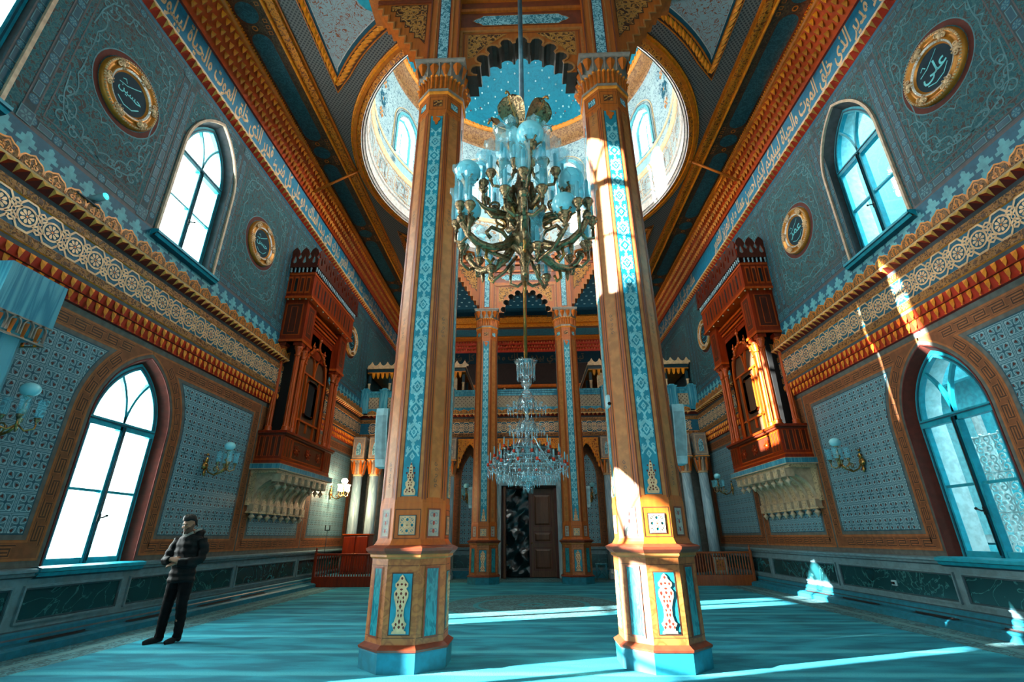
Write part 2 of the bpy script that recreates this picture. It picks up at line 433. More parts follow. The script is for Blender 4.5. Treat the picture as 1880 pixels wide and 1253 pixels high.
COLT2 = flat('column_plinth_teal', '#0b7284', .6); PALEP = flat('pale_panel', '#a9a596', .6); BRG = flat('brown_grey_scroll', '#6a5440', .6); GREYW = flat('warm_grey_stone', '#8d7f72', .55); ARCHE = flat('shaded_arch_soffit', '#3b3630', .6)
GREYB = flat('blue_grey_turnings', '#8aa4ac', .3); GOLDF = flat('gilt_frame', '#c07a28', .35, .4); SILV = m_carved('silvered_band', '#a39a8c', '#d6cfc4', 30., .15, .4, .2); NAVYD = flat('dark_teal_disc', '#042733', .7, 0, .1, .2); CALL = flat('teal_script', '#4fb4bc', .4, .2)
REDGL = flat('red_glass_collar', '#b8321a', .2, 0, .05); LAMP = flat('lit_globe', '#fff2dd', .4).emit('#ffe6c4', 18.); LAMPG = flat('lit_shade', '#ffe9cc', .4).emit('#ffd9a8', 8.); CYANL = flat('cyan_lens', '#2fe0f0', .3).emit('#2fe0f0', 1.2)
STUBBLE = flat('stubbled_skin', '#6b4a3a', .7)
LATCH = flat('dark_bronze_latch', '#2f3434', .4, .6); GREYL2 = flat('grey_wall_line', '#565650', .75); COVE = flat('orange_cove', '#c64204', .5, 0); ZG = flat('zigzag_gold', '#f0ac54', .45, .1); ZR = flat('zigzag_red', '#b62e0c', .55); GOLDX = flat('dim_gilt_script', '#4a3a24', .6)
# ------------------------------------------------------------------ lettering
_F = {'ء':0xFE80,'أ':0xFE83,'ا':0xFE8D,'ب':0xFE8F,'ة':0xFE93,'ت':0xFE95,'ث':0xFE99,'ج':0xFE9D,'ح':0xFEA1,'خ':0xFEA5,'د':0xFEA9,'ذ':0xFEAB,'ر':0xFEAD,'ز':0xFEAF,'س':0xFEB1,'ش':0xFEB5,'ص':0xFEB9,'ض':0xFEBD,'ط':0xFEC1,'ع':0xFEC9,'غ':0xFECD,'ف':0xFED1,'ق':0xFED5,'ك':0xFED9,'ل':0xFEDD,'م':0xFEE1,'ن':0xFEE5,'ه':0xFEE9,'و':0xFEED,'ى':0xFEEF,'ي':0xFEF1}
_R = set('أاةدذرزوى')                       # letters that join only to the one before
def shape(w):
    o = ''
    for i, c in enumerate(w):
        if c not in _F: o += c; continue
        pv = i > 0 and w[i-1] in _F and w[i-1] not in _R and w[i-1] != 'ء' and c != 'ء'
        nx = i < len(w)-1 and w[i+1] in _F and c not in _R and c != 'ء' and w[i+1] != 'ء'
        o += chr(_F[c] + ((3 if nx else 1) if pv else (2 if nx else 0)))
    return o[::-1]
def text_mesh(body, size, bold=0.):
    c = bpy.data.curves.new('t', 'FONT'); c.body = body; c.size = size; c.resolution_u = 1; c.offset = bold; c.align_x = 'CENTER'
    o = bpy.data.objects.new('t', c); COL.objects.link(o)
    me = bpy.data.meshes.new_from_object(o.evaluated_get(bpy.context.evaluated_depsgraph_get()))
    vs = [tuple(v.co) for v in me.vertices]; fs = [tuple(p.vertices) for p in me.polygons]
    bpy.data.objects.remove(o); bpy.data.curves.remove(c); bpy.data.meshes.remove(me)
    return vs, fs
VERSE = 'تبارك الذي بيده الملك وهو على كل شيء قدير الذي خلق الموت والحياة ليبلوكم أيكم أحسن عملا وهو العزيز الغفور'
VTXT = text_mesh(' '.join(shape(w) for w in reversed(VERSE.split())), 1., .022)

# ------------------------------------------------------------------ painted ornament on the walls
def keypat(mb, path, t0, t1, m, pitch=.3, w=0., closed=False, lw=.024):
    P = Path(path, closed); n = max(1, round(P.len/pitch)); L = P.len/n
    for k in range(n):
        a, b, c, d = P.at(k*L), P.at(k*L+.01), P.at((k+1)*L-.01), P.at((k+1)*L); x = (b[0]-a[0])*(d[0]-c[0])+(b[1]-a[1])*(d[1]-c[1])
        if x < .9*hypot(b[0]-a[0],b[1]-a[1])*hypot(d[0]-c[0],d[1]-c[1]): continue
        for pl in (((.0,.15),(.8,.15),(.8,.62),(.25,.62)), ((1.,.85),(.2,.85),(.2,.38),(.75,.38))):
            pts = [P.at((k+a)*L, t0+(t1-t0)*b) for a, b in pl]
            mb.line(pts, lw, m, w)
def meander(mb, path, t0, t1, w, closed=True, pitch=.3):
    mb.strip(path, t0, t1, MEM, w, closed)
    for a, b in ((t0, t0+.032), (t1-.032, t1)): mb.strip(path, a, b, MEO, w+.003, closed)
    keypat(mb, path, t0+.035, t1-.035, MEO, pitch, w+.003, closed, .036); keypat(mb, path, t0+.035, t1-.035, MED, pitch, w+.005, closed, .02)
def bband(mb, a, b, wd=.2, w=0.):
    """straight painted border from a to b: rosettes between little teal panels"""
    L = hypot(b[0]-a[0], b[1]-a[1]); tx, ty = (b[0]-a[0])/L, (b[1]-a[1])/L; h = wd/2
    q = lambda s, t: (a[0]+tx*s-ty*t, a[1]+ty*s+tx*t)
    mb.poly([q(0,-h), q(L,-h), q(L,h), q(0,h)], BORDER, w)
    for t in (-h+.012, h-.012): mb.line([q(0,t), q(L,t)], .02, LINEG, w+.002)
    n = max(1, round(L/.4)); p = L/n
    for k in range(n):
        c = q((k+.5)*p, 0); mb.disc(c[0], c[1], h*.72, NAVY, w+.003, 10); mb.rosette(c[0], c[1], h*.62, LINEC, w+.005, 6)
        if k < n-1:
            s0, s1 = (k+.5)*p+h*.95, (k+1.5)*p-h*.95; r = [q(s0,-h*.5), q(s1,-h*.5), q(s1,h*.5), q(s0,h*.5)]
            mb.poly(r, TEALD, w+.003); mb.line(r, .012, LINEC, w+.005, True)
def spiral(u, v, r, a0, turns, n=14, grow=1.):
    return [(u+r*(1-.85*i/n)*cos(a0+grow*2*pi*turns*i/n), v+r*(1-.85*i/n)*sin(a0+grow*2*pi*turns*i/n)) for i in range(n+1)]
def lobed(u0, v0, u1, v1, dep, n):
    """a rectangle whose sides are drawn as shallow scallops, with cut corners"""
    c = .42; pts = []
    segs = [((u0+c,v0),(u1-c,v0)), ((u1-c,v0),(u1,v0+c)), ((u1,v0+c),(u1,v1-c)), ((u1,v1-c),(u1-c,v1)), ((u1-c,v1),(u0+c,v1)), ((u0+c,v1),(u0,v1-c)), ((u0,v1-c),(u0,v0+c)), ((u0,v0+c),(u0+c,v0))]
    for k, (a, b) in enumerate(segs):
        L = hypot(b[0]-a[0], b[1]-a[1]); nn = 2 if k % 2 else max(2, round(L/.5)); tx, ty = (b[0]-a[0])/L, (b[1]-a[1])/L
        for i in range(nn):
            for j in range(5):
                s = (i+j/5)/nn*L; d = dep*abs(sin(pi*j/5))*(1 if k % 2 else (1. if i in (0, nn-1) else .25))
                pts.append((a[0]+tx*s-ty*d, a[1]+ty*s+tx*d))
    return pts
def panel(mb, u0, v0, u1, v1, w, med=None):
    for a, b in (((u0,v0+.1),(u1,v0+.1)), ((u0,v1-.1),(u1,v1-.1)), ((u0+.1,v0+.2),(u0+.1,v1-.2)), ((u1-.1,v0+.2),(u1-.1,v1-.2))): bband(mb, a, b, .2, w+.004)
    for cu, cv in ((u0+.1,v0+.1), (u1-.1,v0+.1), (u0+.1,v1-.1), (u1-.1,v1-.1)):
        mb.rect(cu-.11, cv-.11, cu+.11, cv+.11, TEALD, w+.012); mb.frame(cu-.11, cv-.11, cu+.11, cv+.11, .014, LINEC, w+.014); mb.rosette(cu, cv, .085, LINEC, w+.014, 6)
    if u1-u0 < 1.4: return
    mb.line([(u0+.3,v0+.3), (u1-.3,v0+.3), (u1-.3,v1-.3), (u0+.3,v1-.3)], .02, LINEG, w+.004, True)
    lob = lobed(u0+.46, v0+.46, u1-.46, v1-.46, .09, 5)
    mb.line(lob, .022, LINEC, w+.006, True)
    for su, sv, cu, cv in ((1,1,u0,v0), (-1,1,u1,v0), (1,-1,u0,v1), (-1,-1,u1,v1)):          # filigree filling the corners
        for r, du, dv, a in ((.13,.5,.5,.6), (.1,.75,.42,2.), (.1,.42,.75,-.4), (.08,.95,.46,1.2), (.08,.46,1.,.4), (.06,.62,.66,2.6)):
            sp = spiral(cu+su*du, cv+sv*dv, r, a, 1.1); mb.line(sp, .02, LINEC, w+.007)
            e = sp[0]; mb.disc(e[0], e[1], .028, LINEC, w+.008, 6)
        mb.line([(cu+su*.36, cv+sv*1.3), (cu+su*.4, cv+sv*.9), (cu+su*.5, cv+sv*.6), (cu+su*.62, cv+sv*.5), (cu+su*.95, cv+sv*.4), (cu+su*1.35, cv+sv*.36)], .022, LINEC, w+.006)
    if med:
        mu, mv = med; n = 24
        mb.ann(mu, mv, .62, .71, REDREV, w+.005, 40); mb.ann(mu, mv, .71, .73, LINEC, w+.006, 40)
        pts = []
        for i in range(n):
            for j in range(7): a = 2*pi*(i+j/7)/n; r = .93-.09*sin(pi*j/7); pts.append((mu+r*cos(a), mv+r*sin(a)))
        mb.line(pts, .018, LINEC, w+.006, True)

WIN = (3.62, 8.27)                            # centres of the side windows along the wall
def lowarch(u, o=0., n=10): return arch(u, .87, 1.04, 3.28, 1.3, n, o)
def uparch(u, o=0., n=10): return arch(u, .84, 6.76, 9.05, 1.36, n, o)

# ------------------------------------------------------------------ side walls
def side_wall(side):
    T = wallT(side); nm = 'left' if side < 0 else 'right'
    w = MB().to(T)
    rev = lambda L: list(reversed(L))
    # lower wall with arched openings, then the plain stretch behind the viewer
    w.poly([(1.3,0), (19.75,0), (19.75,5.0), (1.3,5.0)], GREYWALL, 0, [rev(lowarch(u)) for u in WIN])
    w.poly([(-4.2,0), (1.3,0), (1.3,12.6), (-4.2,12.6)], GREYWALL, 0, [rev(lowarch(-1.03)), rev(uparch(-1.03))])  # openings in this unseen stretch are added to let light in
    w.poly([(1.3,5.0), (27.,5.0), (27.,12.6), (1.3,12.6)], DAMASK, .05, [rev(uparch(u)) for u in WIN+(24.6,)])  # the last opening is added, hidden by the columns, to light the gallery
    w.rect(19.75, 0, 27., 5.2, GREYWALL, 0)
    # brick-red and grey reveals
    for u in WIN+(-1.03,24.6):
        for f, m in ((lowarch, REDREV), (uparch, DKREV)):
            if u > 20 and f is lowarch: continue
            A = f(u); B = f(u, -.1); ww = 0 if f is lowarch else .05
            for p0, p1, a, b, mm in ((A, B, ww, -.2, m), (B, B, -.2, -.62, OUTW)):
                w.loft([[(p[0],p[1],a) for p in p0], [(p[0],p[1],b) for p in p1]], mm, False, False)
            w.add([(A[0][0],A[0][1],ww), (A[-1][0],A[-1][1],ww), (A[-1][0],A[-1][1],-.62), (A[0][0],A[0][1],-.62)], [(0,1,2,3)], m)
    # cream moulding with a dark inner fillet round each upper opening
    for u in WIN:
        w.strip(uparch(u), 0., .055, CREAM, .05, False, .10)
        w.strip(lowarch(u), 0., .02, REDD, 0, False, .012)
    # tile panels framed in meander
    def edge(e, sgn, d):                         # one side of a panel, from bottom to top, drawn in by d
        v0, v1 = 1.12+d, 4.76-d
        if isinstance(e, tuple): x = e[0]+sgn*d; return [(x,v0),(x,v1)]
        L = lowarch(e, .05+d, 18); k = len(L)//2; R = list(reversed(L[k:])) if sgn > 0 else L[:k+1]
        o = [(R[0][0], v0)]
        for a, b in zip(R, R[1:]):
            if b[1] > v1: t = (v1-a[1])/(b[1]-a[1]); o.append((a[0]+(b[0]-a[0])*t, v1)); return o
            if b[1] > v0: o.append(b)
        return o+([(o[-1][0], v1)] if o[-1][1] < v1-1e-4 else [])
    def region(le, ri, d): return edge(le, 1, d)+list(reversed(edge(ri, -1, d)))
    for le, ri in ((WIN[0],WIN[1]), (WIN[1],(12.27,)), ((12.27,),(15.75,)), ((15.75,),(19.58,))):
        R = lambda d: region(le, ri, d)
        w.poly(R(.0), GREYL2, .002); w.poly(R(.03), MEM, .004)
        for d in (.05, .285): w.line(R(d), .032, MEO, .007, True)
        keypat(w, R(.168), -.095, .095, MEO, .32, .007, True, .042); keypat(w, R(.168), -.095, .095, MED, .32, .009, True, .022)
        w.poly(R(.305), GREYWALL, .006); w.poly(R(.37), TEALD, .008); w.poly(R(.39), TILE, .01)
    # upper panels
    wu = .05
    P = [(4.72,7.12,(6.02,8.78)), (9.16,12.02,(10.62,8.72)), (12.1,15.6,None), (16.1,19.1,(17.57,8.75)), (19.2,23.4,None)]
    for u0, u1, med in P: panel(w, u0, 6.9, u1, 10.62, wu, med)
    for u in WIN:
        for a, b in (((u-1.03,6.9),(u-1.03,10.42)), ((u+.79,6.9),(u+.79,10.42)), ((u-1.03,10.52),(u+.79,10.52))): bband(w, a, b, .17, wu+.004)
        for sg in (-1, 1):
            for r, du, dv, a in ((.1,.62,10.2,.6), (.08,.78,9.95,2.), (.07,.42,10.36,1.), (.06,.8,9.7,0.)):
                w.line(spiral(u+sg*du-.03, dv, r, a, 1.1, 10), .02, LINEC, wu+.006)
    # stepped cresting painted below the panels
    w.rect(1.3, 6.3, 27., 6.62, TEALL, wu+.003); w.rect(1.3, 6.62, 27., 6.86, NAVY, wu+.003); w.rect(1.3, 6.86, 27., 6.9, LINEG, wu+.004)
    k = 0; u = 1.4
    while u < 26.8:
        c = u+.17; w.poly([(c-.15,6.62),(c-.15,6.68),(c-.1,6.68),(c-.1,6.74),(c-.045,6.74),(c-.045,6.8),(c,6.83),(c+.045,6.8),(c+.045,6.74),(c+.1,6.74),(c+.1,6.68),(c+.15,6.68),(c+.15,6.62)], TEALL, wu+.005)
        c += .17; w.poly([(c-.12,6.62),(c-.12,6.57),(c-.07,6.57),(c-.07,6.51),(c,6.47),(c+.07,6.51),(c+.07,6.57),(c+.12,6.57),(c+.12,6.62)], NAVY, wu+.005)
        u += .34
    w.build('wall_'+nm, kind='structure')

    # dado: skirting ledge, framed green panels, sill moulding
    d = MB().to(T); A, B = 1.3, 19.75
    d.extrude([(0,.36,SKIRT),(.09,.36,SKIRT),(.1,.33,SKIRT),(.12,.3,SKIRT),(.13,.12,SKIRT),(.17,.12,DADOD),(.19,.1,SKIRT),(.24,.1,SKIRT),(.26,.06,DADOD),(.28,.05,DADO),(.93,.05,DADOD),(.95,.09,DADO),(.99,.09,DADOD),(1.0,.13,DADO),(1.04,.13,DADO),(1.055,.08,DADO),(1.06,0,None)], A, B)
    for u0, u1 in ((2.55,4.3),(4.42,7.06),(7.2,8.95),(9.1,12.3),(12.42,15.55),(15.7,19.2)):
        r = [(u0,.35),(u1,.35),(u1,.83),(u0,.83)]
        d.poly(offs(r, .05, True), GREEN, .056)
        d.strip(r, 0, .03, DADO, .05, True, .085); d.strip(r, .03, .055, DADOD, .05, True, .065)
    for u0, u1 in ((2.6,3.5),(5.6,6.7),(7.4,8.3),(9.1,10.05),(11.,12.2),(12.6,13.7)): d.rect(u0, 0, u1, .15, VENT, .2)
    for u0, u1 in ((2.6,3.5),(5.6,6.7),(7.4,8.3),(9.1,10.05),(11.,12.2),(12.6,13.7)): d.add([(u0,.131,.15),(u1,.131,.15),(u1,.131,.28),(u0,.131,.28)], [(0,1,2,3)], VENT)
    d.build('baseboard_'+nm, kind='structure')

    # lower cornice
    c = MB().to(T); B2 = 19.5
    c.extrude(CORN, A, B2)
    u = A+.05
    while u < B2-.1:                            # two rows of gilded leaves
        for v0, v1, w0, w1, du in ((4.85,5.01,.05,.09,0), (5.0,5.15,.12,.16,.0825)):
            x = u+du
            c.add([(x-.045,v1,w1+.002),(x+.045,v1,w1+.002),(x+.03,v0+.07,w0+.035),(x,v0-.01,w0+.05),(x-.03,v0+.07,w0+.035),(x,(v0+v1)/2,w1+.04)], [(0,5,1),(1,5,2),(2,5,3),(3,5,4),(4,5,0)], GOLDO)
            if v0 < 4.9: c.ball((x,v0-.015,w0+.05), .014, GOLDO, 5, 4)
        u += .165
    u = A+.02
    while u < B2-.18:                           # facetted zigzag
        zig(c, u); u += .175
    frieze(c, A, B2, .163)
    u = A                                        # pierced cresting
    while u < B2-.35:
        crest(c, u); u += .35
    c.build('trim_1' if side < 0 else 'trim_2', kind='structure')

    # upper cornice: facetted strip, inscription band, leaf cove, roll
    e = MB().to(T); B3 = 26.9
    e.extrude([(10.64,.05,NAVY),(10.69,.07,RED),(10.81,.2,CREAM),(10.845,.21,CREAM),(10.85,.16,TEALB),(11.55,.16,REDD),(11.57,.2,COVE),(12.2,.58,GOLDD),(12.24,.6,GOLDD),(12.26,.56,CEILG),(12.5,.56,None)], A, B3)
    u = A
    while u < B3-.18:
        m_ = u+.0875; q = [(u,10.812,.2),(u+.175,10.812,.2),(m_,10.69,.072),(m_-.03,10.74,.22)]
        e.add(q, [(0,2,3)], ZG); e.add(q, [(2,1,3)], ZR); e.add(q, [(0,3,1)], ZG); u += .175
    u = A+.05
    while u < B3-.1:
        for v0, du in ((11.59,0),(11.79,.0825),(11.99,0)):
            f = (v0-11.57)/.63*.38+.2; g = (v0+.17-11.57)/.63*.38+.2; x = u+du
            e.add([(x-.06,v0+.17,g+.004),(x+.06,v0+.17,g+.004),(x+.045,v0+.08,f+.1),(x,v0-.01,f+.1),(x-.045,v0+.08,f+.1),(x,v0+.11,g+.09)], [(0,5,1),(1,5,2),(2,5,3),(3,5,4),(4,5,0)], GOLDO if v0 > 11.9 else GOLD)
        u += .165
    e.tube([(A,12.3,.6),(B3,12.3,.6)], .07, CEILG, 10)
    u = A
    while u < B3-.1: e.add([(u,12.25,.672),(u+.05,12.36,.665),(u+.08,12.36,.665),(u+.03,12.25,.672)], [(0,1,2,3)], GOLDO); u += .075
    # the inscription, read from the right
    vs, fs = VTXT; xs = [p[0] for p in vs]; W = max(xs)-min(xs); sc = .31
    for k in range(5):
        Lk = W*sc; off = A+.2+k*(W*sc+.12)+W*sc/2
        if off-Lk/2 > B3: break
        e.T = T @ (Matrix.Translation((off,11.06,.164)) @ Matrix.Diagonal((sc,.66,1,1)) if side < 0 else Matrix.Translation((off,11.06,.164)) @ Matrix.Diagonal((-sc,.66,1,1)))
        e.flip = e.T.determinant() < 0
        keep = [f for f in fs if all((off+sc*vs[i][0]) < B3-.1 for i in f)]
        e.add(vs, keep, GOLDL)
    e.build('trim_3' if side < 0 else 'trim_4', kind='structure')

CORN = [(4.74,.0,GREYWALL),(4.82,.02,REDD),(4.84,.05,RED),(5.0,.09,REDD),(5.01,.12,RED),(5.15,.16,DKGREY),(5.21,.16,GOLD),(5.225,.18,SCROLL),(5.35,.18,GOLD),(5.365,.16,NAVY),(5.82,.16,GOLD),(5.835,.18,SCROLL),(5.955,.18,GOLD),(5.97,.15,DKGREY),(6.04,.15,REDD),(6.125,.3,GOLDL),(6.15,.31,GOLD),(6.155,.05,None)]
def zig(c, u):
    m_ = u+.0875; q = [(u,6.127,.302),(u+.175,6.127,.302),(m_,6.04,.152),(m_-.025,6.085,.29)]
    c.add(q, [(0,2,3)], ZG); c.add(q, [(2,1,3)], ZR); c.add(q, [(0,3,1)], ZG)
def crest(c, u, h=.19):
    pts = [(u,6.15)]+[(u+.175+.175*cos(pi-pi*i/8), 6.17+(h*abs(sin(pi*i/8))**.7*(1.1 if i == 4 else .92 if i in (3,5) else 1.) if i not in (0,8) else 0)) for i in range(9)]+[(u+.35,6.15)]
    c.slab(pts, CREST, .25, .29, edge=GOLDD); c.line(pts[1:-1], .022, GOLD, .293)
    for s in (-1, 1):
        c.line(spiral(u+.175+s*.065,6.22,.05,pi/2,1.1,10,s), .018, GOLD, .294); c.line([(u+.175+s*.02,6.17),(u+.175+s*.05,6.27),(u+.175+s*.005,6.33)], .018, GOLD, .294)
def frieze(c, A, B, w):
    """gilded roundels and lozenges on the dark teal frieze"""
    v = 5.593; p = .378; n = int((B-A)/p); p = (B-A)/n
    for k in range(n):
        u = A+(k+.5)*p
        c.ann(u, v, .118, .148, GOLDL, w+.006, 18); c.rosette(u, v, .104, GOLDL, w+.006, 8, GOLD)
        c.ann(u+p/2, v, .022, .036, GOLDL, w+.006, 8)
        for s in (-1, 1):
            c.line([(u-.07,v+s*.22),(u+.07,v+s*.22)], .03, GOLDL, w+.006)
            c.line([(u+.07,v+s*.225),(u+p/2-.055,v+s*.135),(u+p/2-.055,v+s*.1)], .03, GOLDL, w+.006); c.line([(u-.07,v+s*.225),(u-p/2+.055,v+s*.135),(u-p/2+.055,v+s*.1)], .03, GOLDL, w+.006)
            c.line([(u+.1,v+s*.1),(u+p/2,v+s*.035)], .03, GOLDL, w+.006); c.line([(u-.1,v+s*.1),(u-p/2,v+s*.035)], .03, GOLDL, w+.006)
            c.line([(u+p/2-.055,v+s*.135),(u+p/2,v+s*.17),(u+p/2+.055,v+s*.135)], .026, GOLDL, w+.006)
            c.line([(u+p/2,v+s*.05),(u+p/2,v+s*.12)], .03, GOLDL, w+.006); c.disc(u+p/2-.03, v+s*.115, .02, GOLDL, w+.006, 6); c.disc(u+p/2+.03, v+s*.115, .02, GOLDL, w+.006, 6)

# ------------------------------------------------------------------ windows
NWIN = [0]
def window(side, u, upper, T=None, kind='structure'):
    NWIN[0] += 1
    T = T or wallT(side)
    if upper: hw, vb, vs, h, mid, wp = .74, 6.86, 9.05, 1.26, 8.0, -.17
    else: hw, vb, vs, h, mid, wp = .77, 1.06, 3.28, 1.2, 2.18, -.19
    root = thing('window_%d' % NWIN[0], None, None, T @ Vector((u, vb, wp)), None, 'structure')
    L = Matrix.Translation(-root.location) @ T
    f = MB().to(L); A = arch(u, hw, vb, vs, h, 12)
    f.strip(A, -.11, 0, TEALP, wp-.05, False, wp+.04); f.strip(A, -.075, -.045, TEALD, wp-.05, False, wp+.055)
    f.ubox(u-hw, vb, u+hw, vb+.1, wp-.05, wp+.045, TEALP)
    f.ubox(u-hw+.05, vs-.07, u+hw-.05, vs+.07, wp-.05, wp+.06, TEALP); f.ubox(u-hw+.05, vs+.015, u+hw-.05, vs+.035, wp, wp+.075, TEALD)
    f.ubox(u-.065, vb, u+.065, vs, wp-.05, wp+.06, TEALP); f.ubox(u-.02, vb, u+.02, vs, wp, wp+.085, TEALD)
    for s in (-1, 1): f.ubox(u+(.065 if s > 0 else -hw+.1), mid-.022, u+(hw-.1 if s > 0 else -.065), mid+.022, wp-.03, wp+.03, TEALP)
    d = (h*h-hw*hw)/(2*hw); R = hw+d; a1 = math.acos((d+hw/2)/R)
    for s in (-1, 1): f.line([(u+s*(-d-hw+R*cos(a1*i/8)), vs+R*sin(a1*i/8)) for i in range(9)], .05, TEALP, wp-.03, False, wp+.035)
    f.build('frame', root)
    g = MB().to(L); g.poly(arch(u, hw-.03, vb, vs, h-.03, 12), PANE, wp-.01); g.build('pane', root)
    s_ = MB().to(L)
    wo = .05 if upper else 0
    if upper: s_.extrude([(vb-.17,wo,TEALD),(vb-.14,wo+.1,TEALP),(vb-.09,wo+.13,TEALD),(vb-.08,wo+.16,TEALP),(vb-.03,wo+.16,TEALP),(vb,wo+.1,TEALP),(vb+.005,wp,None)], u-.95, u+.95); e0, e1 = u-.95, u+.95
    else: s_.extrude([(vb-.15,.05,TEALD),(vb-.12,.12,TEALP),(vb-.07,.14,TEALD),(vb-.06,.17,TEALP),(vb-.01,.17,TEALP),(vb+.01,.1,TEALP),(vb+.012,wp,None)], u-1.0, u+1.0); e0, e1 = u-1., u+1.
    for e in (e0, e1): s_.add([(e,vb-.15,wo),(e,vb-.06,wo+.16),(e,vb-.01,wo+.16),(e,vb,wo)], [(0,1,2,3)], TEALP)
    s_.build('sill', root)
    k = MB().to(L)
    if True:
        z0 = mid-.42 if not upper else mid-.3
        k.tube([(u, vb+.05, wp+.095), (u, vs-.02, wp+.095)], .012, LATCH, 6)
        k.tube([(u,z0,wp+.09),(u,z0,wp+.15),(u+.06,z0+.03,wp+.16)], .014, LATCH, 6); k.ball((u+.07,z0+.035,wp+.16), .024, LATCH, 8, 6)
        k.ubox(u-.03, z0-.06, u+.03, z0+.06, wp+.085, wp+.1, LATCH)
    k.build('window_latch', root)
    return root
def grille(side, u):
    """wrought screen outside the lower windows of the right-hand wall"""
    T = wallT(side); root = thing('window_grille', None, 'grille', T @ Vector((u, 1.05, -.95)))
    L = Matrix.Translation(-root.location) @ T; g = MB().to(L)
    rd = random.Random(int(u*10))
    for i in range(5): g.tube([(u-.72+i*.36, 1.06, -.95), (u-.72+i*.36, 3.05, -.95)], .014, OUTG, 6)
    for v in (1.1, 1.75, 2.4, 3.02): g.tube([(u-.75, v, -.95), (u+.75, v, -.95)], .016, OUTG, 6)
    for i in range(4):
        for j in range(6):
            cu, cv = u-.54+i*.36, 1.26+j*.325
            for sx in (-1, 1):
                for sy in (-1, 1):
                    sp = spiral(cu+sx*.085, cv+sy*.08, .078, -pi/2*sy if sx > 0 else pi+pi/2*sy, 1.2, 14, sx*sy)
                    g.tube([(p[0],p[1],-.95) for p in sp], .017, OUTG, 5)
            g.ball((cu,cv,-.95), .04, OUTG, 8, 6); g.ball((cu,cv+.16,-.95), .03, OUTG, 6, 5)
    g.build('scrollwork', root)
    c = MB().to(L)
    for v, r in ((3.05,.05),(3.15,.1),(3.3,.06),(3.42,.12),(3.6,.05),(3.75,.09),(3.9,.02)): pass
    c.T = c.T @ Matrix.Translation((u,0,-.95)) @ Matrix(((1,0,0,0),(0,0,1,0),(0,1,0,0),(0,0,0,1)))
    c.lathe([(.05,3.03),(.11,3.1),(.05,3.2),(.06,3.3),(.13,3.42),(.05,3.55),(.09,3.68),(.03,3.8),(.005,3.95)], OUTG, 12)
    c.build('baluster', root)
    return root
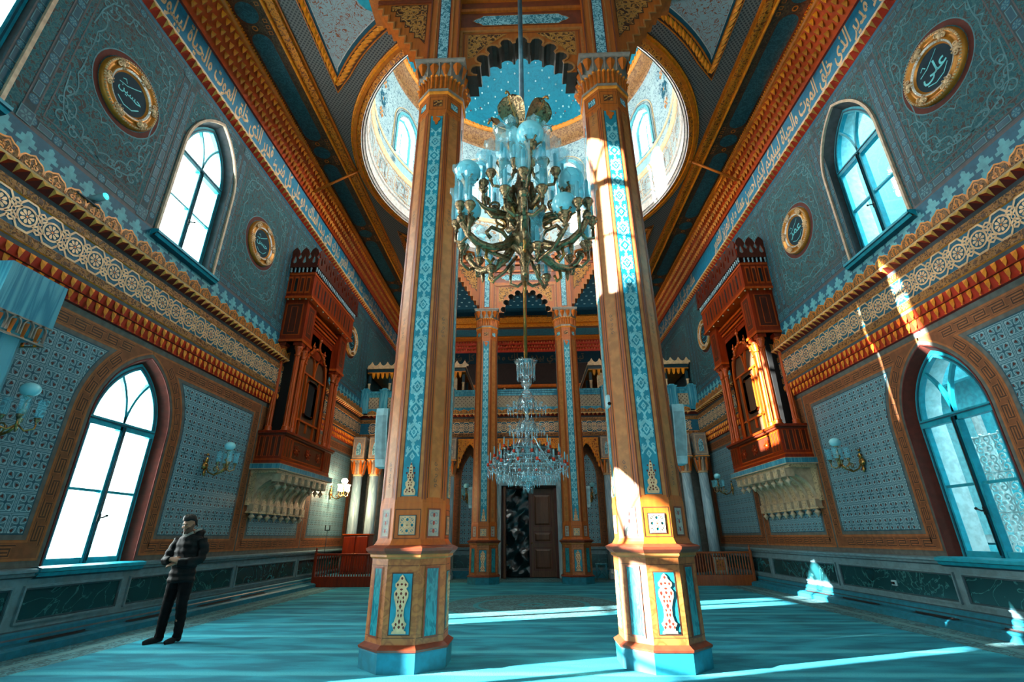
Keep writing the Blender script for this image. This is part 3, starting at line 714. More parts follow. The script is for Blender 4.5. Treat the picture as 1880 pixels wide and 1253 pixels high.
# ------------------------------------------------------------------ ceiling, drum and dome
CZ = 12.5; DC = (0.02, 12.3); DR = 4.96
def ropeline(mb, pts, r, m, z0, pitch=.13, closed=False):
    """twisted rope moulding on the ceiling: slanted lozenges along a path"""
    P = Path(pts, closed); n = int(P.len/pitch)
    for k in range(n):
        s = (k+.5)*pitch; a = P.at(s-pitch*.9, -r*.8); b = P.at(s+pitch*.9, r*.8); c = P.at(s-pitch*.25, r*.5); d = P.at(s+pitch*.25, -r*.5); e = P.at(s)
        mb.add([(a[0],a[1],z0),(d[0],d[1],z0),(b[0],b[1],z0),(c[0],c[1],z0),(e[0],e[1],z0-r*.55)], [(0,1,4),(1,2,4),(2,3,4),(3,0,4)], m)
def ceiling():
    c = MB(); H = CZ
    hole = [(DC[0]+DR*cos(2*pi*i/96), DC[1]+DR*sin(2*pi*i/96)) for i in range(96)]
    bay = [(-5.3,18.75),(5.3,18.75),(5.3,23.4),(-5.3,23.4)]; BC = 21.07
    c.poly([(-7.2,-4.3),(7.2,-4.3),(7.2,27.2),(-7.2,27.2)], LATT, H, [list(reversed(hole)), list(reversed(bay))])
    # starry recess over the rear aisle
    c.loft([[(x,y,H) for x,y in bay], [(x*.99,BC+(y-BC)*.98,H+.2) for x,y in bay], [(x*.95,BC+(y-BC)*.92,H+.35) for x,y in bay]], STARB, False)
    c.poly([(x*.95,BC+(y-BC)*.92) for x,y in bay], STARB, H+.35)
    for i in range(24):
        for j in range(9):
            c.disc(-4.7+9.4*(i+.5*(j%2))/24, 19.3+j*.44, .06, STAR, H+.34, 8)
    c.disc(0, 20.9, .58, CEILC, H+.33, 24); c.ann(0, 20.9, .5, .6, CEILG, H+.32, 24); c.rosette(0, 20.9, .42, GOLD, H+.325, 12); c.ball((0,20.9,H+.32), .1, CEILG, 10, 6)
    for yy, ww in ((18.66,.1),(23.5,.1)): c.box((-5.5,yy-ww,H-.1),(5.5,yy+ww,H+.02), CEILC)
    # moulding and dark panel between the recess and the end cornice
    for y0, y1, z, m in ((23.6,24.2,.07,CEILC),(24.2,24.4,.11,CEILG),(24.4,24.8,.06,CEILC),(24.8,25.1,.05,CEILD),(25.1,26.2,.01,CARTB),(26.2,26.35,.06,CEILG)): c.box((-6.6,y0,H-z),(6.6,y1,H+.01), m)
    c.box((-6.3,25.15,H-.02),(6.3,26.15,H), CART)
    for sd in (-1, 1):
        X = lambda a: sd*a
        # outer soffit with cartouches
        c.rect(min(X(5.82),X(6.62)), -4.2, max(X(5.82),X(6.62)), 25.1, CARTB, H-.01)
        y = .6
        while y < 24:
            s = .25; L = 1.42
            stad = [(X(6.22)+s*cos(a*pi/8), y+L+s*sin(a*pi/8)) for a in range(9)]+[(X(6.22)+s*cos(pi+a*pi/8), y-L+s*sin(pi+a*pi/8)) for a in range(9)]
            c.poly(stad, CART, H-.022); c.line(stad, .03, CEILD, H-.026, True)
            c.disc(X(6.22), y+2.14, .25, CART, H-.022, 20); c.ann(X(6.22), y+2.14, .25, .28, CEILD, H-.026, 20)
            for dy in (1.78, 2.5): c.ann(X(6.22), y+dy, .04, .07, CEILG, H-.024, 10)
            for dx in (-.32, .32):
                for dy in (1.66,1.8,1.95,2.33,2.48,2.62): c.frame(X(6.22)+dx-.045, y+dy-.045, X(6.22)+dx+.045, y+dy+.045, .014, CEILG, H-.024)
            y += 4.28
        for a, b, z0, m in ((5.76,5.82,.02,CEILD),(5.68,5.76,.1,CEILG),(5.54,5.68,.06,CEILC),(5.46,5.54,.12,CEILC),(5.4,5.46,.05,CEILG)):
            c.box((min(X(a),X(b)),-4.2,H-z0),(max(X(a),X(b)),24.8,H), m)
        c.tube([(X(5.72),-4,H-.1),(X(5.72),24.8,H-.1)], .035, GOLDO, 6, caps=False)
        # corner spandrels
        for q in (-1, 1):
            r1 = 5.98; a0 = math.acos(4.79/r1); n = 20
            arc = [(DC[0]+sd*r1*cos(a0+(pi/2-a0)*i/n), DC[1]+q*r1*sin(a0+(pi/2-a0)*i/n)) for i in range(n+1)]
            edge = DC[1]+q*(6.3 if q > 0 else 9.5)
            shape_ = [(X(4.79), edge)]+arc+[(DC[0], edge)]
            o = -1 if sd*q > 0 else 1
            # ornamented field, teal line, then the gilded rope
            c.poly(shape_, FILI, H-.012)
            run = [(X(4.79), edge)]+arc
            sg = -1 if sd*q > 0 else 1
            c.strip(run, 0, sg*.075, TEALD, H-.02); c.strip(run, sg*.075, sg*.095, PALE, H-.022)
            c.strip(run, 0, -sg*.26, CEILD, H-.02); c.strip(run, 0, -sg*.035, CEILG, H-.05); c.strip(run, -sg*.23, -sg*.26, CEILG, H-.05)
            ropeline(c, offs(run, -sg*.13), .1, GOLDO if q < 0 else CEILG, H-.025, .16)
            if q < 0: c.poly([(X(3.1)+.55*cos(i*pi/8), 6.75+.42*sin(i*pi/8)) for i in range(16)], TEALP, H-.016)
    ring = lambda r0, r1, z0, z1, m: c.loft([[(DC[0]+r*cos(2*pi*i/96), DC[1]+r*sin(2*pi*i/96), z) for i in range(96)] for r, z in ((r0,z0),(r1,z1))], m, False)
    for r0, r1, z0, z1, m in ((4.96,4.98,H+.3,H-.0,PALE),(4.98,5.03,H,H-.06,PALE),(5.03,5.05,H-.06,H-.04,CEILD),(5.05,5.08,H-.04,H-.1,PALE),(5.08,5.2,H-.1,H-.05,CEILC),(5.2,5.22,H-.05,H-.1,GOLDO),(5.22,5.3,H-.1,H-.1,CEILG),(5.3,5.33,H-.1,H-.04,GOLDO),(5.33,5.37,H-.04,H-.03,CEILC),(5.37,5.38,H-.03,H,CEILD)): ring(r0,r1,z0,z1,m)
    ropeline(c, [(DC[0]+5.35*cos(2*pi*i/96), DC[1]+5.35*sin(2*pi*i/96)) for i in range(96)], .03, GOLDO, H-.05, .1, True)
    c.build('ceiling', kind='structure')

def drum():
    c = MB(); N = 8; K = 28; z0, z1 = CZ+.3, 18.1; hw = .52
    P = lambda r, a, z: (DC[0]+r*sin(a), DC[1]+r*cos(a), z)
    A = arch(0, hw, 14.75, 16.2, .72, 8); top = A[1:-1]
    def bounds(u):
        if abs(u) >= hw: return None
        for p, q in zip(top, top[1:]):
            if p[0] <= u <= q[0] and q[0] > p[0]: return 14.75, p[1]+(q[1]-p[1])*(u-p[0])/(q[0]-p[0])
        return 14.75, 16.2
    for k in range(N):
        a0 = (k+.5)*2*pi/N; us = sorted(set([-DR*pi/N+DR*2*pi/N*i/K for i in range(K+1)]+[-hw+1e-4, hw-1e-4]+[p[0] for p in top if abs(p[0]) < hw-1e-3]))
        for u, v in zip(us, us[1:]):
            th, t2 = a0+u/DR, a0+v/DR; b = bounds((u+v)/2)
            def quad(za, zb, m, zc=None): c.add([P(DR,th,za),P(DR,t2,za),P(DR,t2,zb if zc is None else zc),P(DR,th,zb)], [(0,1,2,3)], m, True)
            quad(z0, 13.95, DRUML); quad(13.95, 14.75, DRUMW if b is None else DRUMP)
            if b is None: quad(14.75, z1, DRUMW)
            else:
                b0, b1 = bounds(u+1e-6) or b, bounds(v-1e-6) or b
                c.add([P(DR,th,b0[1]),P(DR,t2,b1[1]),P(DR,t2,z1),P(DR,th,z1)], [(0,1,2,3)], DRUMW, True)
                c.add([P(DR,th,b0[1]),P(DR,t2,b1[1]),P(DR+.55,t2,b1[1]),P(DR+.55,th,b0[1])], [(0,1,2,3)], DRUMP)
        for s in (-1, 1):
            t = a0+s*(hw-1e-4)/DR; c.add([P(DR,t,14.75),P(DR+.55,t,14.75),P(DR+.55,t,16.2),P(DR,t,16.2)], [(0,1,2,3)], DRUMP)
        t0, t1 = a0-hw/DR, a0+hw/DR; c.add([P(DR,t0,14.75),P(DR,t1,14.75),P(DR+.55,t1,14.75),P(DR+.55,t0,14.75)], [(0,1,2,3)], DRUMP)
        # raised surround: two mouldings following the arch
        for o, wd, m, pr in ((.08,.1,TEALL,.05),(.24,.05,GREYL,.04),(.33,.035,GOLDL,.03)):
            L1 = arch(0, hw, 14.75, 16.2, .72, 8, o); L2 = arch(0, hw, 14.75, 16.2, .72, 8, o+wd)
            c.loft([[P(DR-.002,a0+p[0]/DR,p[1]) for p in L1],[P(DR-pr,a0+p[0]/DR,p[1]) for p in L1],[P(DR-pr,a0+p[0]/DR,p[1]) for p in L2],[P(DR-.002,a0+p[0]/DR,p[1]) for p in L2]], m, False, False)
        # gilt flowers between the windows
        ac = k*2*pi/N
        T = Matrix.Translation(P(DR-.02,ac,15.9)) @ Matrix.Rotation(-ac,4,'Z') @ Matrix(((1,0,0,0),(0,0,-1,0),(0,1,0,0),(0,0,0,1)))
        c.to(T); c.rosette(0,0,.3,NAVY,.004,8,GOLD); c.rosette(0,.75,.2,GOLD,.004,6); c.rosette(0,-.65,.2,GOLD,.004,6)
        for sx in (-1,1):
            for vv in (-.3,.35,1.0): c.line([(p[0],p[1]) for p in spiral(sx*.35,vv,.22,pi/2,1.2,14,sx)], .035, NAVY, .003)
        c.to(I4)
    def rg(pr, m): c.lathe(pr, m, 96, (DC[0],DC[1],0), True, 0, False)
    rg([(4.96,13.9),(4.9,13.95),(4.93,14.0),(4.86,14.05),(4.95,14.1)], GOLDL); rg([(4.955,12.85),(4.9,12.9),(4.955,12.95)], PALE); rg([(4.95,14.55),(4.9,14.6),(4.95,14.65)], GOLDL)
    for i in range(24):
        a = 2*pi*i/24; T = Matrix.Translation(P(DR-.02,a,14.33)) @ Matrix.Rotation(-a,4,'Z') @ Matrix(((1,0,0,0),(0,0,-1,0),(0,1,0,0),(0,0,0,1)))
        c.to(T); c.ann(0,0,.11,.14,GREYL,.003,12); c.rosette(0,0,.1,NAVY,.004,8); c.to(I4)
        T = Matrix.Translation(P(DR-.02,a+pi/24,13.4)) @ Matrix.Rotation(-a-pi/24,4,'Z') @ Matrix(((1,0,0,0),(0,0,-1,0),(0,1,0,0),(0,0,0,1)))
        c.to(T); c.frame(-.42,-.36,.42,.36,.03,GOLDL,.004); c.line([(-.2,-.25),(-.2,.2),(0,.3),(.2,.2),(.2,-.25)], .04, GREYL, .004); c.to(I4)
    rg([(4.96,17.95),(4.88,18.05),(4.92,18.12),(4.8,18.75),(4.72,18.8)], DRUMC); rg([(4.72,18.8),(4.62,18.85),(4.6,18.95),(4.7,19.0)], GOLD)
    for i in range(150):
        a = 2*pi*i/150; c.ball(P(4.6,a,18.9), .055, GOLDO, 5, 4, .8, .8, 1.2)
    c.build('wall_drum', kind='structure')
    # the star-strewn dome
    d = MB(); R, Hh, zb = 4.72, 4.3, 18.95
    d.lathe([(R*cos(pi/2*i/20)+1e-3, zb+Hh*sin(pi/2*i/20)) for i in range(21)], DOMEB, 96, (DC[0],DC[1],0), True, 0, False)
    for j in range(2, 17):
        t = pi/2*(j+.5)/18; n = max(5, int(46*cos(t)))
        for i in range(n):
            a = 2*pi*(i+.5*(j % 2))/n; r = R*cos(t)*.985; d.ball((DC[0]+r*sin(a), DC[1]+r*cos(a), zb+Hh*sin(t)*.985), .045, STAR, 6, 4)
    for i in range(64):                          # painted flower fringe round the springing
        a = 2*pi*i/64; t = .07+.05*(i % 2)+.03*(i % 3)
        for dt, rr, m in ((0,.05,COLL),(.05,.03,REDF),(.09,.028,COLL),(.03,.03,COLL)):
            tt = t+dt; r = R*cos(tt)*.985; d.ball((DC[0]+r*sin(a+dt), DC[1]+r*cos(a+dt), zb+Hh*sin(tt)*.985), rr, m, 5, 4, 1, 1, 1.3)
    d.build('ceiling_dome', kind='structure')
def drum_window(k):
    a = (k+.5)*2*pi/8; hw = .52; NWIN[0] += 1
    T = Matrix.Translation((DC[0]+(DR+.28)*sin(a), DC[1]+(DR+.28)*cos(a), 0)) @ Matrix.Rotation(-a,4,'Z') @ Matrix(((1,0,0,0),(0,0,-1,0),(0,1,0,0),(0,0,0,1)))
    root = thing('window_%d' % NWIN[0], None, None, T @ Vector((0,14.75,0)), None, 'structure')
    f = MB().to(Matrix.Translation(-root.location) @ T); A = arch(0, hw+.02, 14.75, 16.2, .74, 8)
    f.strip(A, -.09, .03, TEALL, -.03, False, .03); f.ubox(-hw,14.72,hw,14.84,-.03,.03,TEALL); f.ubox(-.025,14.75,.025,16.3,-.02,.02,TEALL)
    for v in (15.3, 15.8, 16.2): f.ubox(-hw+.04,v-.02,hw-.04,v+.02,-.02,.02,TEALL)
    f.line(circ(0,16.2,.27,9,1.1,0,pi*1.125), .035, TEALL, -.02, False, .02); f.line([(0,16.45),(0,16.9)], .035, TEALL, -.02, False, .02)
    f.build('frame', root)
    g = MB().to(Matrix.Translation(-root.location) @ T); g.poly(arch(0,hw,14.75,16.2,.72,8), PANE, -.01); g.build('pane', root)
def tie_rod(side):
    t = thing('tie_rod', ('brown tie rod from the dome ring to the left cornice' if side < 0 else 'brown tie rod from the dome ring to the right cornice'), 'tie rod', (side*5.3,12.05,12.42))
    m = MB(); m.tube([(0,0,0),(side*1.72,.2,-.78)], .04, CEILG, 8); m.build('rod', t)
    m = MB(); m.ball((0,0,0), .07, CEILG, 8, 6); m.build('rod_end', t)
# ------------------------------------------------------------------ octagonal columns and the arched screens above them
def octo(ap, z):
    r = ap/cos(pi/8); return [(r*cos(pi/8+i*pi/4), r*sin(pi/8+i*pi/4), z) for i in range(8)]
def faceT(k, ap0, z0=0., ap1=None, z1=1.):
    kk = 0. if ap1 is None else (ap0-ap1)/(z1-z0)
    return Matrix.Rotation(k*pi/4, 4, 'Z') @ Matrix(((1,0,0,0),(0,kk,-1,-ap0-kk*z0),(0,1,0,0),(0,0,0,1)))
def vase(mb, v0, v1, hw, m, w, holes=True, prof=None):
    """gilded openwork ornament: bulb, waist and foot, ending in a pointed tip"""
    prof = prof or [(0,1.),(.04,.95),(.05,.7),(.1,.78),(.16,1.02),(.2,.72),(.3,.52),(.42,.55),(.52,.75),(.6,.98),(.68,1.02),(.73,.8),(.75,.62),(.79,.9),(.84,.92),(.88,.6),(.91,.42),(.95,.34),(1.,0)]
    H = v1-v0
    m_pts = [(-hw*b, v0+H*a) for a, b in prof]+[(hw*b, v0+H*a) for a, b in reversed(prof[:-1])]
    mb.slab(m_pts, m, w, w+.012)
    if holes:
        t = w+.0135
        def drop(u, v, a, b):
            mb.poly([(u,v-b),(u+a*.7,v-b*.35),(u+a,v+b*.2),(u+a*.4,v+b*.8),(u,v+b),(u-a*.4,v+b*.8),(u-a,v+b*.2),(u-a*.7,v-b*.35)], REDD, t)
        for v, us, a, b in ((.1,(-.62,.62),.14,.03),(.11,(0.,),.2,.03),(.2,(0.,),.16,.045),(.155,(-.45,.45),.16,.03),(.3,(-.2,.2),.12,.035),(.38,(-.28,.28),.1,.025),(.45,(0.,),.2,.045),(.53,(-.4,0,.4),.12,.03),(.6,(-.35,.35),.13,.03),(.66,(-.68,.68),.17,.04),(.67,(0.,),.18,.03),(.74,(0.,),.25,.02),(.82,(-.55,.55),.17,.03),(.83,(0.,),.2,.022),(.93,(0.,),.18,.03)):
            for u in us: drop(u*hw, v0+H*v, a*hw, b*H)
def arabesque(mb, v0, v1, hw, m, w):
    """interlaced strapwork climbing the teal strip"""
    p = .62; n = max(1, round((v1-v0)/p)); p = (v1-v0)/n; K = 14
    for k in range(n):
        b = v0+k*p
        for s in (-1, 1):
            mb.line([(s*hw*(.6*cos(2*pi*i/K)+.27*cos(6*pi*i/K)), b+p*i/K) for i in range(K+1)], .021, m, w)
            mb.line([(s*hw*(.15+.66*sin(pi*i/6)), b+p*(.3+.4*i/6)) for i in range(7)], .021, m, w+.001)
            for f in (.12,.38,.62,.88): mb.disc(s*hw*.68, b+p*f, .023, m, w+.001, 7, 1.5); mb.line(spiral(s*hw*.62, b+p*(f+.06), .026, 0, .9, 7, s), .013, m, w+.0015)
            mb.line([(s*hw*.2, b+p*.5), (s*hw*.5, b+p*.56), (s*hw*.72, b+p*.5)], .014, m, w)
        for f, r in ((.0,.026),(.5,.034)):
            q = [(0,b+p*f-r*1.5),(r,b+p*f),(0,b+p*f+r*1.5),(-r,b+p*f)]; mb.line(q, .018, m, w+.002, True); mb.disc(0, b+p*f, .008, m, w+.002, 6)
        for f in (.25,.75): mb.poly([(0,b+p*f-.045),(.028,b+p*f),(0,b+p*f+.045),(-.028,b+p*f)], m, w+.001)

def column(name, label, x, y):
    t = thing(name, label, 'column', (x,y,0), 'octagonal painted columns under the dome', 'thing')
    m = MB(); m.loft([octo(.52,0), octo(.525,.19), octo(.52,.215)], COLT2); m.build('plinth', t)
    m = MB(); m.loft([octo(.535,.21), octo(.545,.235), octo(.5,.262), octo(.48,.275)], ORED); m.build('base_moulding', t)
    # pedestal with marble-painted panels
    m = MB(); m.loft([octo(.475,.27), octo(.47,1.185)], TAN)
    pd = m.build('pedestal', t)
    m = MB()
    for k in range(8):
        m.to(faceT(k, .476, .27, .471, 1.185))
        if k % 2 == 0:
            m.frame(-.13, .37, .13, 1.03, .012, ODK, .003); m.rect(-.118,.382,.118,1.018, COLT, .004)
        else:
            m.frame(-.105, .33, .105, 1.09, .02, ORED, .012); m.rect(-.085,.35,.085,1.07, CPAN, .004)
        m.line([(-.19,.345),(.19,.345)], .006, ODK, .002); m.line([(-.19,1.105),(.19,1.105)], .006, ODK, .002)
    m.build('pedestal_panels', pd)
    for k in (0,2,4,6): m = MB().to(faceT(k, .476, .27, .471, 1.185)); vase(m, .39, 1.01, .085, GOLDL, .006); m.build('gilded_ornament', pd)
    m = MB(); m.loft([octo(.48,1.18), octo(.5,1.2), octo(.5,1.225), octo(.515,1.235)], OTAN, True); m.build('pedestal_neck', t)
    m = MB(); m.loft([octo(.515,1.235), octo(.55,1.27), octo(.56,1.3), octo(.53,1.315), octo(.475,1.335)], ORED); m.build('pedestal_cornice', t)
    # die block
    m = MB(); m.loft([octo(.475,1.33), octo(.455,1.36), octo(.435,1.4), octo(.435,1.83), octo(.432,1.845)], ORANGE); dd = m.build('die', t)
    m = MB()
    for k in range(8):
        m.to(faceT(k, .435))
        if k % 2 == 0:
            m.frame(-.165,1.41,.165,1.76,.008,ODK,.003); m.rect(-.108,1.45,.108,1.685,COLT,.004); m.frame(-.112,1.446,.112,1.689,.008,ODK,.006)
            for a in (-1,0,1):
                for b in (-1,0,1):
                    m.ann(a*.062, 1.567+b*.066, .018, .036, GOLDL, .012, 10)
            m.frame(-.1,1.458,.1,1.677,.013,GOLDL,.011); m.line([(-.09,1.47),(.09,1.665)], .014, GOLDL, .012); m.line([(.09,1.47),(-.09,1.665)], .014, GOLDL, .012); m.rosette(0,1.567,.05,GOLDL,.014,8,REDD)
        else:
            m.frame(-.1,1.42,.1,1.77,.018,ORED,.01); m.rect(-.082,1.438,.082,1.752,PALEP,.004)
            for v in (1.5,1.595,1.69):
                m.line(spiral(-.035,v,.035,0,1.,10), .012, GREYL, .006); m.line(spiral(.035,v,.035,pi,1.,10,-1), .012, GREYL, .006); m.disc(0,v,.018,REDF,.007,6,1.6)
    m.build('die_ornament', dd)
    # shaft
    a0, a1, z0, z1 = .43, .4, 1.845, 8.62
    m = MB(); m.loft([octo(a0,z0), octo(a1,z1)], ORANGE); sh = m.build('shaft', t)
    m = MB()
    for k in range(8):
        m.to(faceT(k, a0, z0, a1, z1))
        if k % 2 == 0:
            for u in (-.168,.168): m.line([(u,z0+.03),(u*.93,z1-.03)], .014, ORED, .003)
            for u in (-.135,.135): m.line([(u,z0+.06),(u*.93,z1-.08)], .045, OTAN, .003)
            m.line([(-.11,z0+.06),(-.11,z1-.1)], .012, ODK, .004); m.line([(.11,z0+.06),(.11,z1-.1)], .012, ODK, .004)
            m.rect(-.104,z0+.07,.104,z1-.12, COLT, .0045)
        else:
            m.line([(-.15,z0+.03),(-.14,z1-.03)], .022, ORED, .004); m.line([(.15,z0+.03),(.14,z1-.03)], .022, ORED, .004)
            m.line([(-.115,z0+.05),(-.108,z1-.05)], .012, ODK, .003); m.line([(.115,z0+.05),(.108,z1-.05)], .012, ODK, .003)
            m.rect(-.085,z0+.06,.085,z1-.07, OTAN, .003)
            for v in (2.05,4.2,6.2,8.3):
                for b in range(5): m.line(spiral(0,v+b*.07,.03,b*2.,1.,8), .009, BRG, .005)
    m.build('painted_bands', sh)
    for k in (0,2,4,6): m = MB().to(faceT(k, a0, z0, a1, z1)); arabesque(m, 2.42, z1-.4, .1, COLL, .0065); m.build('arabesque', sh)
    for k in (0,2,4,6):
        m = MB().to(faceT(k, a0, z0, a1, z1))
        vase(m, z0+.08, z0+.5, .075, GOLDL, .007, True, [(0,.9),(.06,1.),(.14,1.),(.2,.75),(.24,.6),(.3,.78),(.38,.8),(.44,.5),(.48,.45),(.54,.6),(.6,.6),(.66,.36),(.72,.3),(.8,.32),(.9,.16),(1.,0)])
        m.build('gilded_ornament', sh); m = MB().to(faceT(k, a0, z0, a1, z1))
        vase(m, z1-.33, z1-.12, .07, GOLDD, .007, False, [(0,0),(.1,.3),(.25,.4),(.4,.5),(.5,.9),(.75,1.),(1.,.95)]); m.build('gilded_ornament', sh)
    # head block and capital
    m = MB(); m.loft([octo(.402,8.62), octo(.402,9.06)], ORANGE)
    for k in range(8):
        m.to(faceT(k, .402)); m.frame(-.15,8.67,.15,8.98,.008,ODK,.003); 
        m.frame(-.085,8.74,.085,8.9,.01,ODK,.004); m.rect(-.075,8.75,.075,8.89, CARVE if k % 2 == 0 else ARAB,.003)
    m.to(I4); m.build('head_block', t)
    m = MB(); m.loft([octo(.405,9.05), octo(.425,9.07), octo(.425,9.1)], GOLDO); m.loft([octo(.435,9.1), octo(.435,9.16), octo(.42,9.17)], GREYW); m.build('necking', t)
    sq = lambda h, z, c=.0: [(h,h*.414+c,z),(h*.414+c,h,z),(-h*.414-c,h,z),(-h,h*.414+c,z),(-h,-h*.414-c,z),(-h*.414-c,-h,z),(h*.414+c,-h,z),(h,-h*.414-c,z)]
    m = MB(); m.loft([octo(.405,9.16), octo(.41,9.42), octo(.425,9.5)], OTAN); m.loft([sq(.41,9.49,.0), sq(.42,9.6,.08), sq(.44,9.8,.2)], GREYW); m.loft([[(s*.46,q*.46,z) for s,q in ((1,1),(-1,1),(-1,-1),(1,-1))] for z in (9.8,9.83)]+[[(s*.485,q*.485,z) for s,q in ((1,1),(-1,1),(-1,-1),(1,-1))] for z in (9.86,9.9)], GREYW)
    cap = m.build('capital', t)
    m = MB()
    for k in range(8):
        m.to(faceT(k, .41))
        for u in (-.13,-.045,.045,.13): m.loft([[(u-.03,9.18,0),(u+.03,9.18,0),(u,9.18,.02)],[(u-.033,9.38,.01),(u+.033,9.38,.01),(u,9.38,.04)],[(u-.03,9.46,.03),(u+.03,9.46,.03),(u,9.45,.075)]], GOLDD); m.ball((u,9.455,.05), .028, GOLDO, 6, 5)
    for k in (0,2,4,6):
        m.to(faceT(k, .41, 9.5, .455, 9.82))
        for u in (-.33,-.11,.11,.33): m.loft([[(u-.02,9.52,.0),(u,9.52,.02),(u+.02,9.52,0.)],[(u-.075,9.68,.0),(u,9.68,.05),(u+.075,9.68,0)],[(u-.085,9.74,.0),(u,9.74,.06),(u+.085,9.74,0)],[(u-.05,9.79,0),(u,9.79,.02),(u+.05,9.79,0)]], GOLDD)
        for u in (-.22,0,.22): m.loft([[(u-.025,9.5,.0),(u,9.5,.03),(u+.025,9.5,0)],[(u-.015,9.65,0),(u,9.65,.02),(u+.015,9.65,0)],[(u-.03,9.8,0),(u,9.8,.04),(u+.03,9.8,0)]], GREYW)
    m.build('gilded_leaves', cap)
    return t

def screen(name, label, y, sgn=1):
    """scalloped arch panel, posts, beam and stepped brackets carried by a pair of columns"""
    t = thing(name, label, 'arch screen', (0,y,9.9), 'arched screens above the column pairs', 'thing')
    L = Matrix.Translation((0,-y,-9.9)) @ backT(y)
    D = .34
    for s in (-1, 1):
        m = MB().to(L); c = s*1.55
        m.ubox(c-.3, 9.9, c+.3, 12.5, -D, D, ORANGE)
        for fw in (D,):
            m.rect(c-.115, 9.93, c+.115, 12.3, REDD, fw+.004); m.rect(c-.095, 9.95, c+.095, 12.28, ARAB, fw+.008)
            for u in (-.3,-.17,.17,.3): m.line([(c+u*.96,9.9),(c+u*.96,12.3)], .025, OTAN if abs(u) < .2 else ORED, fw+.006, False, fw+.02)
        m.build('post', t)
    # scalloped arch between the posts
    m = MB().to(L); n = 9; pts = []
    cen = [(.9*sin(a), 9.72+.96*cos(a), a) for a in [radians(-80+160*i/(n-1)) for i in range(n)]]
    for i, (u, v, a) in enumerate(cen):
        for j in range(7):
            b = a+radians(-105+210*j/6); pts.append((u+.138*sin(b), v+.138*cos(b)))
    pts = [(-1.065, pts[0][1])]+pts+[(1.065, pts[-1][1])]
    out = pts+[(1.065,9.91),(1.25,9.91),(1.25,11.02),(-1.25,11.02),(-1.25,9.91),(-1.065,9.91)]
    m.slab(out, ORANGE, -D*.8, D*.6, edge=ARCHE); m.poly(out, ORANGE, -D*.8)  # edge colour is darkened to carry the shade of the soffit
    m.line(pts[1:-1], .035, OTAN, D*.6, False, D*.6+.02)
    for q in ([(-1.22,9.95),(-1.22,10.99),(1.22,10.99),(1.22,9.95)],): m.line(q, .05, OTAN, D*.6, False, D*.6+.03); m.line(offs(q,-.06), .02, ORED, D*.6+.004)
    for s in (-1, 1):
        tri = [(s*1.08,10.22),(s*1.08,10.9),(s*.3,10.9),(s*.55,10.7),(s*.82,10.45),(s*.95,10.25)]
        m.poly(tri if s < 0 else tri, CARVE, D*.6+.008); m.line(tri, .02, OTAN, D*.6+.01, True)
    m.build('arch_panel', t)
    m = MB().to(L)
    m.ubox(-1.25,11.02,1.25,12.5,-D,D*.5,ORED)
    for v, h, o in ((11.02,.09,.06),(11.62,.08,.05),(11.95,.1,.09),(12.2,.12,.13)): m.ubox(-1.26, v, 1.26, v+h, -D, D*.5+o, ORANGE)
    cart = [(-1.,11.37),(-.93,11.43),(-.85,11.37+.09),(-.78,11.52),(.78,11.52),(.85,11.46),(.93,11.43),(1.,11.37),(.93,11.31),(.85,11.28),(.78,11.22),(-.78,11.22),(-.85,11.28),(-.93,11.31)]
    m.poly(cart, ARAB, D*.5+.01); m.line(cart, .018, OTAN, D*.5+.012, True)
    m.build('beam', t)
    for s in (-1, 1):
        m = MB().to(L); st = []; n = 9; x0, x1, v0, v1 = 1.85, 3.05, 10.05, 12.02
        for i in range(n):
            a = x0+(x1-x0)*i/n; b = x0+(x1-x0)*(i+1)/n; v = v0+(v1-v0)*((i+.35)/n)
            st += [(s*a, v), (s*b, v)]
        out = st+[(s*x1,12.5),(s*x0,12.5)]
        m.slab(out, ORANGE, -D*.7, D*.5, edge=GOLDD); m.poly(out, ORANGE, -D*.7)
        m.line(st, .03, OTAN, D*.5, False, D*.5+.02)
        cv = [(s*1.98,10.75),(s*1.98,11.95)]+[(s*(2.75-.11*i), 11.95-.17*i-(.0 if j == 0 else .17)) for i in range(7) for j in (0,1)][:-1]
        m.poly(cv, CARVE, D*.5+.006); m.line(cv, .02, ODK, D*.5+.008, True)
        m.ubox(min(s*x0,s*(x1+.2)),12.1,max(s*x0,s*(x1+.2)),12.5,-D,D*.8,ORANGE); m.ubox(min(s*x0,s*x1),12.0,max(s*x0,s*x1),12.1,-D*.8,D*.6,ORED)
        m.build('stepped_bracket', t)
    return t
def bay_beams():
    for s in (-1, 1):
        m = MB(); m.box((s*3.25-.2,3.2,12.36),(s*3.25+.2,6.5,12.5), REDD); m.box((s*3.25-.24,3.2,12.32),(s*3.25-.17,6.5,12.4), GOLDD); m.box((s*3.25+.17,3.2,12.32),(s*3.25+.24,6.5,12.4), GOLDD)
        m.build('trim_%d' % (5 if s < 0 else 6), kind='structure')
